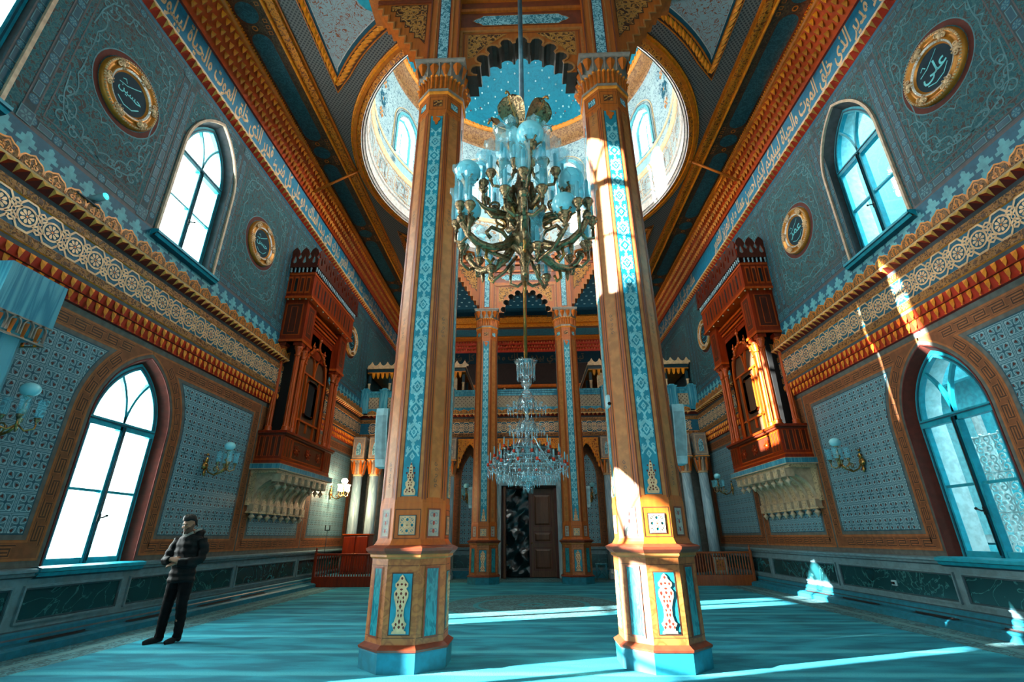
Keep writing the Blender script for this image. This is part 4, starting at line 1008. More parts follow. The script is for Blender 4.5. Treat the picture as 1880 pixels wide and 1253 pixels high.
# ------------------------------------------------------------------ the end wall with its arcade, door and gallery
BY = 19.75
def back_wall():
    T = backT(BY); w = MB().to(T)
    w.poly([(-7.1,0),(-1.1,0),(-1.1,3.3),(1.1,3.3),(1.1,0),(7.1,0),(7.1,6.2),(-7.1,6.2)], GREYWALL, 0)
    for s in (-1, 1):
        c = s*2.35                                # tiled lancet framed in meander
        A = arch(c, .36, 1.16, 3.6, .95, 10, 0); A = A+[]
        meander(w, list(A), -.02, .26, .004, True, .24)
        w.poly(A, TEALD, .006); w.poly(offs(A, -.03, True), TILE, .008)
        x0, x1 = sorted((s*1.75, s*2.95)); w.frame(x0, .3, x1, .85, .04, DADO, .03); w.rect(x0+.05,.35,x1-.05,.8,GREEN,.027)
        # side doorway of pale marble
        c = s*4.65
        w.ubox(c-.95,0,c-.7,3.3,0,.14,MARB); w.ubox(c+.7,0,c+.95,3.3,0,.14,MARB); w.ubox(c-1.,3.3,c+1.,3.62,0,.18,MARB); w.ubox(c-.7,.0,c+.7,3.3,-.3,-.2,DKBROWN)
        w.ubox(c-1.05,3.62,c+1.05,3.95,0,.16,MUQ)
    w.extrude([(0,.06,SKIRT),(.26,.06,DADO),(.3,.02,DADO),(.95,.02,DADO),(.98,.08,DADO),(1.06,.08,DADO),(1.07,0,None)], -3.6,-1.35); w.extrude([(0,.06,SKIRT),(.26,.06,DADO),(.3,.02,DADO),(.95,.02,DADO),(.98,.08,DADO),(1.06,.08,DADO),(1.07,0,None)], 1.35,3.6)
    w.build('wall_back', kind='structure')
    # cornice over the arcade, turning into the side-wall cornices
    T = backT(BY-.1); c = MB().to(T)
    A, B = -6.95, 6.95
    c.extrude([(5.1,.0,REDD),(5.12,.14,DKGREY)]+CORN[6:-1]+[(6.155,-.5,None)], A, B)
    u = A+.3
    while u < B-.45:
        zig(c, u); u += .175
    frieze(c, -6.6, 6.6, .163)
    u = A+.3
    while u < B-.6:
        crest(c, u, .14); u += .35
    c.build('trim_7', kind='structure')
    # underside of the gallery
    g = MB(); g.box((-7.1,BY-.1,6.0),(7.1,27.,6.22), DKBROWN); g.build('floor_gallery', kind='structure')

def marble_column(name, label, x, y, r=.19, group='marble columns of the end arcade', sq=.27, top=5.12, h=4.25):
    t = thing(name, label, 'column', (x,y,0), group, 'thing')
    m = MB(); m.bbox((-sq*.9,-sq*.9,0),(sq*.9,sq*.9,.16), MARB, .02); m.lathe([(r*1.3,.16),(r*1.35,.2),(r*1.15,.26),(r*1.2,.3),(r*1.02,.34)], MARB, 20); m.build('base', t)
    m = MB(); m.lathe([(r,.34),(r*.97,1.8),(r*.88,h-.6)], MARB, 24); m.build('shaft', t)
    m = MB(); m.lathe([(r*.92,h-.62),(r*1.02,h-.6),(r*.9,h-.56),(r*.9,h-.3),(r*1.1,h-.15)], GOLDL, 16); q = lambda a, z: [(a,a,z),(-a,a,z),(-a,-a,z),(a,-a,z)]
    m.loft([q(r*.75,h-.18),q(sq*.95,h-.03)], GREYW); m.loft([q(sq,h-.03),q(sq,h)], GOLDO)
    for k in range(4):
        m.to(Matrix.Rotation(k*pi/2,4,'Z') @ Matrix(((1,0,0,0),(0,0,-1,-r*.9),(0,1,0,0),(0,0,0,1))))
        for u in (-.13,0,.13): m.loft([[(u-.03,h-.55,0),(u,h-.55,.02),(u+.03,h-.55,0)],[(u-.05,h-.25,.04),(u,h-.25,.09),(u+.05,h-.25,.04)],[(u-.03,h-.06,.08),(u,h-.06,.12),(u+.03,h-.06,.08)]], GOLDD if u else GREYW)
    m.to(I4); m.build('capital', t)
    m = MB(); m.loft([q(sq*.9,h),q(sq*.9,top)], GREYW)
    for k in range(4):
        m.to(Matrix.Rotation(k*pi/2,4,'Z') @ Matrix(((1,0,0,0),(0,0,-1,-sq*.9),(0,1,0,0),(0,0,0,1))))
        m.frame(-sq*.78,h+.06,sq*.78,top-.06,.018,GOLDL,.012); A = arch(0,.11,h+.16,h+.42,.26,6); m.poly(A, ARAB, .006); m.line(A, .014, GOLD, .01)
    m.to(I4); m.build('impost_block', t)
    return t
def stepped_arch(name, label, u0, u1, y, apex, spring=3.95, top=5.1):
    t = thing(name, label, 'arch', ((u0+u1)/2,y,spring), 'stepped orange arches of the end arcade', 'thing')
    L = Matrix.Translation((-(u0+u1)/2,-y,-spring)) @ backT(y); m = MB().to(L)
    c = (u0+u1)/2; n = 8; st = []
    for i in range(n):
        a = u0+(c-u0)*i/n; b = u0+(c-u0)*(i+1)/n; v = spring+(apex-spring)*(1-(1-(i+.3)/n)**1.7)
        st += [(a,v),(b,v)]
    R = [(2*c-x, v) for x, v in reversed(st)]
    o = st+R
    m.slab(o+[(u1,top),(u0,top)], MUQ, -.05, .2, edge=RED)
    m.line(o, .03, GOLDO, .2, False, .22); m.line(offs(o, .1)[3:-3], .02, GOLDO, .2, False, .215); m.line([(u0,top-.03),(u1,top-.03)], .04, GOLDO, .2, False, .22)
    m.build('spandrel', t)
    m = MB().to(L)
    for (a, v), (b, v2) in zip(st[::2]+R[1::2], st[1::2]+R[::2]): m.ball(((a+b)/2, v-.03, .17), .05, GOLDO, 6, 4)
    m.build('stalactite_row', t)
    return t

def door():
    root = thing('door_1', None, None, (0,BY-.05,0), None, 'structure')
    L = Matrix.Translation((0,-BY+.05,0)) @ backT(BY)
    m = MB().to(L)
    for s in (-1, 1):
        m.ubox(min(s*1.08,s*1.34),0,max(s*1.08,s*1.34),3.32,-.35,.16,MARB); m.ubox(min(s*1.1,s*1.18),0,max(s*1.1,s*1.18),3.32,.16,.19,MARB); m.ubox(min(s*1.26,s*1.33),0,max(s*1.26,s*1.33),3.3,.16,.2,MARB)
    m.ubox(-1.36,3.3,1.36,3.62,-.35,.18,MARB); m.ubox(-1.42,3.6,1.42,3.68,-.1,.26,MARB); m.ubox(-1.2,3.3,1.2,3.36,.18,.2,MARB)
    m.build('door_surround', root)
    m = MB().to(L); m.ubox(-1.08,3.2,1.08,3.3,-.3,.0,DKBROWN); m.ubox(-1.08,0,-.98,3.2,-.3,0,WOODD); m.ubox(.98,0,1.08,3.2,-.3,0,WOODD); m.build('door_frame', root)
    m = MB().to(L); x0, x1 = .0, .98                      # closed right leaf
    m.ubox(x0,.03,x1,3.2,-.2,-.12,WSHUT)
    for v0, v1 in ((.25,1.05),(1.2,1.62),(1.78,3.0)):
        m.frame(x0+.14,v0,x1-.12,v1,.035,WOODD,-.108); m.loft([[(x0+.2,v0+.06,-.12),(x1-.18,v0+.06,-.12),(x1-.18,v1-.06,-.12),(x0+.2,v1-.06,-.12)],[(x0+.26,v0+.12,-.09),(x1-.24,v0+.12,-.09),(x1-.24,v1-.12,-.09),(x0+.26,v1-.12,-.09)]], WSHUT)
    m.ubox(x0-.02,.03,x0+.06,3.2,-.12,-.09,WOODD)
    lf = m.build('door_leaf', root)
    m = MB().to(L); m.ball((.07,1.2,-.06), .035, BRASS, 10, 8); m.tube([(.07,1.2,-.1),(.07,1.2,-.06)], .012, BRASS, 6); m.build('door_handle', lf)
    m = MB().to(L); m.ubox(-.98,.03,-.9,3.2,-.12,.62,WSHUT)               # open left leaf, seen on its edge
    for v0, v1 in ((.25,1.05),(1.2,1.62),(1.78,3.0)):
        m.add([(-.897,v0,.02),(-.897,v1,.02),(-.897,v1,.5),(-.897,v0,.5)], [(0,1,2,3)], WOODD)
    lf = m.build('door_leaf', root)
    m = MB().to(L); m.tube([(-.9,1.15,.5),(-.84,1.15,.5),(-.84,1.15,.42)], .014, BRASS, 6); m.ball((-.84,1.15,.42), .022, BRASS, 8, 6); m.build('door_handle', lf)
    # crinkled dark film hung across the open half
    rd = random.Random(4); N, K = 26, 60; vs = []
    for j in range(K+1):
        for i in range(N+1):
            u = -.9+.9*i/N; v = .04+3.14*j/K
            g = lambda a: abs((a % 2)-1)-.5
            f = .1*g(u*2.1+v*.9)+.09*g(v*1.7-u*2.6+.3)+.06*g(v*3.3+u*1.3)+.035*g(v*6.1-u*4.)+.03*sin(v*5+u*9)
            vs.append((u, v, -.2+f*.7))
    o = MB().to(backT(BY)); o.add([tuple(p) for p in vs], [tuple(q) for q in [(j*(N+1)+i,j*(N+1)+i+1,(j+1)*(N+1)+i+1,(j+1)*(N+1)+i) for j in range(K) for i in range(N)]], FILM, True)
    o.build('plastic_film', None, (-.45,BY+.2,.04), 'curtain', 'crinkled dark green plastic film hung in the open half of the doorway')
    b = MB().to(backT(BY)); b.ubox(-1.08,0,1.08,3.3,-.5,-.48,DARK); b.build('wall_behind_door', kind='structure')

def gallery():
    y = 19.5
    def rail(name, label, u0, u1, posts):
        t = thing(name, label, 'balustrade', ((u0+u1)/2,y,6.22), 'balustrades of the upper gallery')
        L = Matrix.Translation((-(u0+u1)/2,-y,-6.22)) @ backT(y)
        m = MB().to(L); m.ubox(u0,7.02,u1,7.1,-.09,.09,MARBT); m.ubox(u0,7.1,u1,7.17,-.12,.12,MARBT); m.ubox(u0,6.92,u1,7.02,-.06,.06,MARBT); m.build('handrail', t)
        m = MB().to(L); m.ubox(u0,6.22,u1,6.42,-.09,.09,MARBT); m.build('base', t)
        seg = sorted([u0]+[p+s*.17 for p in posts for s in (-1,1)]+[u1])
        for a, b in zip(seg[::2], seg[1::2]):
            if b-a < .1: continue
            m = MB().to(L); m.ubox(a,6.42,b,6.92,-.03,.03,BALP); n = max(1, round((b-a)/.16)); p = (b-a)/n
            for i in range(n):
                for j in range(3):
                    m.line([(a+i*p,6.42+j*.167),(a+(i+1)*p,6.42+(j+1)*.167)], .03, STONEP, .032, False, .045); m.line([(a+(i+1)*p,6.42+j*.167),(a+i*p,6.42+(j+1)*.167)], .03, STONEP, .032, False, .045)
            m.build('lattice_panel', t)
        for p in posts:
            m = MB().to(L); m.ubox(p-.17,6.22,p+.17,7.2,-.13,.13,MARBT); m.ubox(p-.2,7.2,p+.2,7.25,-.15,.15,MARBT); m.loft([[(p-.13,7.25,-.1),(p+.13,7.25,-.1),(p+.13,7.25,.1),(p-.13,7.25,.1)],[(p-.09,7.33,-.07),(p+.09,7.33,-.07),(p+.09,7.33,.07),(p-.09,7.33,.07)]], MARBT)
            m.line([(p-.1,6.35),(p-.1,7.1)], .012, MARB, .134); m.line([(p+.1,6.35),(p+.1,7.1)], .012, MARB, .134); m.build('post', t)
        return t
    rail('gallery_balustrade', 'marble balustrade with lattice panels along the left end of the gallery', -7., -3.08, [-6.85,-6.05,-3.25])
    rail('gallery_balustrade', 'marble balustrade with lattice panels across the middle of the gallery', -3.06, 3.06, [])
    rail('gallery_balustrade', 'marble balustrade with lattice panels along the right end of the gallery', 3.08, 7., [3.25,6.05,6.85])
    for s in (-1, 1):                            # screened lodges on the gallery
        t = thing('gallery_lodge', 'dark screened lodge with gilded cresting at the %s end of the gallery' % ('left' if s < 0 else 'right'), 'screened lodge', (s*4.8,21.3,6.22), 'screened lodges on the gallery')
        L = Matrix.Translation((-s*4.8,-21.3,-6.22))
        x0, x1 = sorted((s*2.75, s*6.85)); y0, y1 = 19.75, 23.4
        for x in [x0, x0+.9, x0+1.9, x1-1.9, x1-.9, x1]:
            m = MB().to(L); m.bbox((x-.06,y0-.02,6.22),(x+.06,y0+.1,8.), DKTEAL, .015); m.lathe([(.06,7.0),(.075,7.1),(.05,7.2),(.05,7.55),(.08,7.62)], GOLDL, 8, (x,y0-.02,0)); m.build('post', t)
        for yy in (21.,22.2,23.4):
            xx = x1 if s < 0 else x0; m = MB().to(L); m.bbox((xx-.06,yy-.06,6.22),(xx+.06,yy+.06,8.), DKTEAL, .015); m.build('post', t)
        m = MB().to(L); m.box((x0-.08,y0-.06,8.12),(x1+.08,y1,8.3), DKTEAL); m.box((x0-.12,y0-.12,8.28),(x1+.12,y1,8.34), GOLDL); m.box((x0-.1,y0-.08,8.08),(x1+.1,y1,8.12), GOLD); m.build('roof_frame', t)
        m = MB().to(L @ backT(y0-.08)); u = x0-.1
        while u < x1-.1:
            m.slab([(u,8.34),(u,8.42),(u+.08,8.46),(u+.12,8.52),(u+.17,8.6),(u+.22,8.52),(u+.26,8.46),(u+.34,8.42),(u+.34,8.34)], GOLDL, 0, .03, edge=GOLDD); u += .34
        m.build('cresting', t)
        m = MB().to(L @ backT(y0)); u = x0+.1
        while u < x1-.1:
            m.loft([[(u,8.08,-.02),(u+.12,8.08,-.02),(u+.12,8.08,.08),(u,8.08,.08)],[(u+.01,7.95,-.02),(u+.11,7.95,-.02),(u+.11,7.95,.05),(u+.01,7.95,.05)],[(u+.04,7.85,0),(u+.08,7.85,0),(u+.08,7.85,.02),(u+.04,7.85,.02)]], GOLDO); u += .2
        m.build('stalactite_frieze', t)
        m = MB().to(L @ backT(y0+.05)); c = x1-.45 if s < 0 else x0+.45; m.poly(arch(c,.17,6.3,7.75,.22,6), STONE, .0); m.line(arch(c,.17,6.3,7.75,.22,6), .03, GOLDL, .004, False, .02); m.build('arched_panel', t)
        m = MB().to(L); m.box((x0,y1-.06,6.22),(x1,y1,8.1), WOODD)
        xx = x1 if s < 0 else x0; m.box((xx-.02,y0+.2,6.22),(xx+.02,y1,6.95), WOODD); m.build('back_boards', t)
    # end wall of the gallery
    T = backT(26.9); w = MB().to(T); w.rect(-7.1,0,7.1,12.6,DKBROWN,0)
    w.extrude([(9.5,.0,GOLDD),(9.54,.1,GOLDD),(9.66,.12,GOLDD),(9.7,.05,DKBROWN),(10.95,.05,DKBROWN),(10.95,.16,NAVYD),(11.64,.16,REDD),(11.66,.2,RED),(12.24,.58,GOLDD),(12.5,.6,None)], -6.95, 6.95)
    u = -6.5
    while u < 6.5:
        for v0, du in ((11.69,0),(11.86,.085),(12.05,0)):
            f = (v0-11.66)/.58*.38+.2; x = u+du
            w.add([(x-.05,v0+.15,f+.1),(x+.05,v0+.15,f+.1),(x,v0-.01,f+.09),(x,v0+.1,f+.17)], [(0,3,1),(1,3,2),(2,3,0)], GOLDD)
        u += .165
    vs, fs = VTXT; sc = .52; xs = [p[0] for p in vs]
    keep = [f for f in fs if all(abs(vs[i][0]*sc-8) < 6.6 for i in f)]
    w.T = T @ Matrix.Translation((-8,11.16,.165)) @ Matrix.Diagonal((sc,sc*1.15,1,1)); w.add(vs, keep, GOLDX); w.T = T
    for s in (-1, 1):
        for c in (2.4, 4.9): w.poly(arch(s*c,.7,6.2,8.2,.9,8), DARK, .01); w.line(arch(s*c,.7,6.2,8.2,.9,8), .08, GOLDD, .01, False, .05)
    w.poly(arch(0,1.,6.2,8.1,1.1,10), TEALD, .01); w.line(arch(0,1.,6.2,8.1,1.1,10), .1, GOLDD, .01, False, .06)
    for i in range(5): w.rect(-6.4+i*2.6,8.6,-4.2+i*2.6,9.3,CARTB,.02)
    w.build('wall_gallery', kind='structure')
# ------------------------------------------------------------------ carved lodge balconies on the side walls
def balcony(side):
    nm = 'left' if side < 0 else 'right'
    T = wallT(side); root = thing('oriel_balcony', 'tall carved mahogany oriel balcony on stone corbels on the %s wall' % nm, 'balcony', T @ Vector((13.95,3.2,.0)), 'carved oriel balconies')
    L = Matrix.Translation(-root.location) @ T
    U0, U1 = 12.22, 15.7
    new = lambda: MB().to(L)
    # marble slab and stone corbel table
    m = new(); m.ubox(U0,3.07,U1,3.2,0,.78,MARBT); m.ubox(U0-.005,3.05,U1+.005,3.075,0,.785,STONEP); m.ubox(U0-.005,3.19,U1+.005,3.205,0,.785,STONEP); m.ubox(U0+.1,2.98,U1-.1,3.06,0,.68,STONE); m.build('slab', root)
    m = new(); n = 8; p = (U1-U0-.36)/n
    m.ubox(U0+.12,2.2,U1-.12,3.0,0,.06,STONE)
    for i in range(n):
        c = U0+.18+(i+.5)*p
        for du in (-p*.5,):
            pass
        q = [(.06+.62*(1-cos(a*pi/16)), 2.25+.62*sin(a*pi/16)) for a in range(9)]
        rg = [[(c-.075,v,w),(c+.075,v,w),(c+.075,v+.09*(1-k/8)+.03,w-.0),(c-.075,v+.09*(1-k/8)+.03,w)] for k, (w, v) in enumerate(q)]
        prof = [(w, v) for w, v in q]+[(.68,2.99),(.05,2.99)]
        vs = [(c+s*.07, v, w) for s in (-1, 1) for w, v in prof]; k = len(prof)
        m.add(vs, [tuple(range(k)), tuple(reversed(range(k,2*k)))]+[(i_,(i_+1)%k,k+(i_+1)%k,k+i_) for i_ in range(k)], STONEP)
        m.strip([(c-.06,2.3),(c-.06,2.31)], 0, .01, STONEP, .3) if False else None
        if i < n-1:                              # coved web between ribs, carved
            web = [(w-.05, v+.03) for w, v in q]
            m.add([(c+.07,v,max(w,.03)) for w, v in web]+[(c+p-.07,v,max(w,.03)) for w, v in web], [(a,a+1,len(q)+a+1,len(q)+a) for a in range(len(q)-1)], STONE, True)
    cb = m.build('corbel_ribs', root)
    for i in range(n):
        m = new(); c = U0+.18+(i+.5)*p
        m.ubox(c-.11,2.78,c+.11,2.98,.5,.73,STONEP); m.ubox(c-.075,2.82,c+.075,2.94,.73,.74,STONE); m.build('corbel_block', cb); m = new()
        m.ubox(c-.13,2.06,c+.13,2.24,0,.16,STONEP); m.ubox(c-.08,2.09,c+.08,2.21,.16,.167,STONE)
        m.ubox(c-p/2+.02,2.02,c+p/2-.02,2.06,0,.15,STONE); m.build('corbel_block', cb)
    Z = Matrix(((1,0,0,0),(0,0,1,0),(0,1,0,0),(0,0,0,1)))
    for i in range(n):
        c = U0+.18+(i+.5)*p
        for v, w in ((2.78,.62),(2.04,.09)):
            m = MB().to(L @ Matrix.Translation((c,v,w)) @ Z); m.lathe([(.03,0),(.035,-.05),(.075,-.09),(.08,-.11),(.04,-.15),(.012,-.2),(.002,-.21)], STONEP, 8); m.build('pendant', root)
    # base box with fluted piers and carved panels
    m = new(); a0, a1, w1 = 12.38, 15.55, .7
    m.ubox(a0,3.2,a1,3.98,0,w1-.05,WOOD); m.ubox(a0-.04,3.2,a1+.04,3.3,0,w1,WOOD); m.ubox(a0-.02,3.3,a1+.02,3.34,0,w1-.02,WOODL)
    for u in (a0, a1-.5):
        m.ubox(u-.02,3.34,u+.52,3.98,0,w1,WOOD)
        for k in range(3): m.frame(u+.05+k*.15,3.4,u+.15+k*.15,3.9,.012,WOODL,w1+.012); m.rect(u+.062+k*.15,3.41,u+.138+k*.15,3.89,WOODD,w1+.006)
    m.frame(a0+.58,3.4,a1-.58,3.92,.03,WOODL,w1-.03); m.rect(a0+.62,3.44,a1-.62,3.88,WOODD,w1-.045)
    for cu in (a0+.85, (a0+a1)/2, a1-.85):
        for k in range(6): a = k*pi/3; m.line([(x,y) for x,y in spiral(cu+.11*cos(a),3.66+.09*sin(a),.07,a,1.1,10)], .022, WOOD, w1-.04, False, w1-.02)
        m.ball((cu,3.66,w1-.04), .04, WOODL, 8, 5)
    for e, sg in ((a0-.005,-1),(a1+.005,1)):     # the two ends
        for w0 in (.06,.21,.38,.53):
            m.add([(e+sg*.02,3.42,w0),(e+sg*.02,3.9,w0),(e+sg*.02,3.9,w0+.11),(e+sg*.02,3.42,w0+.11)], [(0,1,2,3)], WOODD)
            for q in (0,.1): m.box((e if sg < 0 else e, 3.4, w0+q),(e+.03*1,3.92,w0+q+.015) if sg > 0 else (e+.001,3.92,w0+q+.015), WOODL) if sg > 0 else m.box((e-.03,3.4,w0+q),(e,3.92,w0+q+.015), WOODL)
    m.ubox(a0-.05,3.95,a1+.05,4.0,0,w1+.05,WOODD); m.ubox(a0-.08,4.0,a1+.08,4.06,0,w1+.08,WOOD)
    m.build('base_box', root)
    # colonnettes
    for u in (a0+.12, a0+.12, a0+.42, a1-.12, a1-.12, a1-.42): pass
    for u, w in ((a0+.13,.14),(a0+.13,.6),(a0+.45,.6),(a1-.13,.14),(a1-.13,.6),(a1-.45,.6)):
        r = root; m = MB().to(L @ Matrix.Translation((u,0,w)) @ Z)
        m.lathe([(.11,4.06),(.11,4.1),(.085,4.14),(.095,4.18),(.075,4.22)], WOODL, 12)
        vs = []
        for z, rr in ((4.22,.075),(6.2,.062)): vs.append([(rr*(1-.13*(k % 2))*cos(2*pi*k/20), rr*(1-.13*(k % 2))*sin(2*pi*k/20), z) for k in range(20)])
        m.loft(vs, WOODL); m.lathe([(.07,6.2),(.09,6.24),(.065,6.28),(.08,6.34),(.11,6.46),(.12,6.5)], WOODL, 12); m.box((-.12,-.12,6.5),(.12,.12,6.6), WOOD)
        for k in range(6): a = k*pi/3; m.ball((.09*cos(a),.09*sin(a),6.43), .028, WOODL, 6, 4)
        m.build('colonnette', root)
    # recessed front with shuttered pointed window
    m = new(); c = (a0+a1)/2
    m.ubox(a0+.55,4.06,a1-.55,7.4,.0,.44,WSHUT); m.ubox(a0+.6,4.06,a0+.75,6.6,.44,.5,WOOD); m.ubox(a1-.75,4.06,a1-.6,6.6,.44,.5,WOOD)
    m.ubox(a0+.3,4.06,a0+.34,6.6,.05,.42,DARK)  # near-black sheet painting the shade in the gap between colonnettes
    A = arch(c,.78,4.15,6.0,.95,12); m.slab([(c-.98,5.2)]+[p for p in arch(c,.78,5.2,6.0,.95,12)]+[(c+.98,5.2),(c+.98,7.3),(c-.98,7.3)], WLATT, .44, .5, edge=WOOD)
    m.build('window_front', root)
    m = new(); m.line(A, .07, WOODL, .5, False, .54)
    for k in range(9):                            # crocketed gable over the arch
        a = A[3+2*k] if 3+2*k < len(A) else A[-1]; m.ball((a[0],a[1],.54), .045, WOODL, 6, 5)
    top = A[len(A)//2]; m.tube([(top[0],top[1],.52),(top[0],top[1]+.45,.54)], [.05,.015], WOODL, 6); m.ball((top[0],top[1]+.3,.54), .06, WOODL, 8, 6)
    for s in (-1, 1): m.tube([(c+s*.4,6.65,.52),(c+s*.4,7.05,.54)], [.04,.012], WOODL, 6); m.ball((c+s*.4,6.9,.54), .05, WOODL, 8, 6)
    m.line([(c-.75,6.0),(c+.75,6.0)], .05, WOODL, .445, False, .5); m.line([(c-.75,4.6),(c+.75,4.6)], .05, WOODL, .445, False, .5)
    for s in (-1, 1):
        m.line([(c+s*.48,4.15),(c+s*.48,6.0)], .045, WOODL, .445, False, .5); m.line([(c+s*.02,6.0),(c+s*.02,6.2),(c+s*.1,6.5),(c+s*.28,6.75)], .04, WOODL, .445, False, .5)
    m.line([(c,4.3),(c,4.6)], .04, WOODL, .445, False, .5)
    rr = [(c-.3,4.85),(c-.22,4.78),(c+.22,4.78),(c+.3,4.85),(c+.3,5.75),(c+.22,5.83),(c-.22,5.83),(c-.3,5.75)]
    m.line(rr, .05, WOODL, .445, False, .5, ) ; m.line(rr, .05, WOODL, .445, True, .5)
    m.poly(offs(rr, .03, True), DARK if side < 0 else WSHUT, .446)
    m.build('window_tracery', root)
    # upper piers with panels, recess mouldings
    m = new(); v0, v1 = 6.6, 7.95
    m.ubox(a0,v0,a1,v1,0,.5,WOOD)
    for u in (a0-.02, a1-.58):
        m.ubox(u,v0,u+.6,v1,0,.72,WOOD); m.ubox(u-.03,v0,u+.63,v0+.07,0,.75,WOODL); m.frame(u+.1,v0+.2,u+.5,v1-.15,.02,WOODL,.732); m.rect(u+.14,v0+.24,u+.46,v1-.19,WOODD,.725); m.frame(u+.22,v0+.36,u+.38,v1-.3,.015,WOODL,.735)
    for e, sg in ((a0-.022,-1),(a1+.022,1)):
        for q0, q1, d_, mm in ((.1,.62,.008,WOODL),(.14,.58,.012,WOODD),(.26,.46,.016,WOODL),(.28,.44,.018,WOODD)):
            f = (q0-.1)*.6
            m.add([(e+sg*d_,v0+.2+f,q0),(e+sg*d_,v0+.2+f,q1),(e+sg*d_,v1-.15-f,q1),(e+sg*d_,v1-.15-f,q0)], [(0,1,2,3)], mm)
    for k in range(4): m.ubox(a0+.58,7.45+k*.09,a1-.58,7.52+k*.09,.3,.52+k*.04,WOODL if k % 2 else WOOD)
    m.build('upper_piers', root)
    # overhanging frieze box with slit windows, beads, bracket row
    m = new(); b0, b1, wf = 12.28, 15.66, .82
    m.ubox(b0,7.95,b1,8.82,0,wf,WOOD); m.ubox(b0-.04,7.93,b1+.04,8.0,0,wf+.04,WOODL); m.ubox(b0-.02,8.72,b1+.02,8.78,0,wf+.02,WOODL)
    k = 0; u = b0+.1
    while u < b1-.3:
        sl = 1 < k < 14 and k % 2 == 0
        m.frame(u,8.06,u+.19,8.68,.016,WOODL,wf+.014); m.rect(u+.055,8.14,u+.135,8.6, DARK if k % 2 else WOODD, wf+.008); u += .215; k += 1
    for e, sg in ((b0-.002,-1),(b1+.002,1)):
        for j, w0 in enumerate((.06,.24,.42,.6)):
            m.add([(e+sg*.012,8.1,w0),(e+sg*.012,8.1,w0+.14),(e+sg*.012,8.66,w0+.14),(e+sg*.012,8.66,w0)], [(0,1,2,3)], WOODL)
            m.add([(e+sg*.016,8.16,w0+.03),(e+sg*.016,8.16,w0+.11),(e+sg*.016,8.6,w0+.11),(e+sg*.016,8.6,w0+.03)], [(0,1,2,3)], DARK if j == 1 else WOODD)
    m.build('frieze_box', root)
    m = new(); u = b0+.05
    while u < b1: m.ball((u,7.9,wf+.0), .024, STONEP, 6, 5); u += .42
    for w0 in (.15,.3,.5,.68): m.ball((b0-.02,7.9,w0), .024, STONEP, 6, 5); m.ball((b1+.02,7.9,w0), .024, STONEP, 6, 5)
    m.build('drop_beads', root)
    m = new(); m.ubox(b0-.08,8.94,b1+.08,9.0,0,wf+.1,WOODD); u = b0-.04
    while u < b1+.02:
        m.to(L @ Matrix.Translation((u,8.82,wf+.05)) @ Z); m.lathe([(.015,-.03),(.028,0),(.02,.05),(.032,.09),(.02,.13)], GREYB, 6); m.to(L); u += .115
    for e in (b0-.04, b1+.04):
        for w0 in (.1,.22,.34,.46,.58,.7): m.to(L @ Matrix.Translation((e,8.82,w0)) @ Z); m.lathe([(.015,-.03),(.028,0),(.02,.05),(.032,.09),(.02,.13)], GREYB, 6); m.to(L)
    m.build('bracket_row', root)
    # leaf-shaped cresting with tear-shaped openings
    def leafs(mm, x0, x1, wz):
        n = round((x1-x0)/.345); p = (x1-x0)/n
        for i in range(n):
            c = x0+(i+.5)*p; h = p/2
            o = [(c-h,9.0),(c-h,9.22),(c-h*.6,9.3),(c-h*.95,9.42),(c-h*.6,9.55),(c,9.64),(c+h*.6,9.55),(c+h*.95,9.42),(c+h*.6,9.3),(c+h,9.22),(c+h,9.0)]
            hole = [(c+h,9.06)] 
            t = [(c-.055,9.12),(c,9.08),(c+.055,9.12),(c+.05,9.2),(c+.015,9.33),(c,9.38),(c-.015,9.33),(c-.05,9.2)]
            mm.slab(o[::-1], WOODD, wz-.02, wz+.02, [t], True, WOOD)
    m = new(); leafs(m, b0-.06, b1+.06, wf+.07)
    for e in (b0-.06, b1+.06):
        m.to(L @ Matrix.Translation((e,0,0)) @ Matrix(((0,0,1,0),(0,1,0,0),(1,0,0,0),(0,0,0,1)))); leafs(m, .02, wf+.07, 0.)
    m.build('cresting', root)
    return root

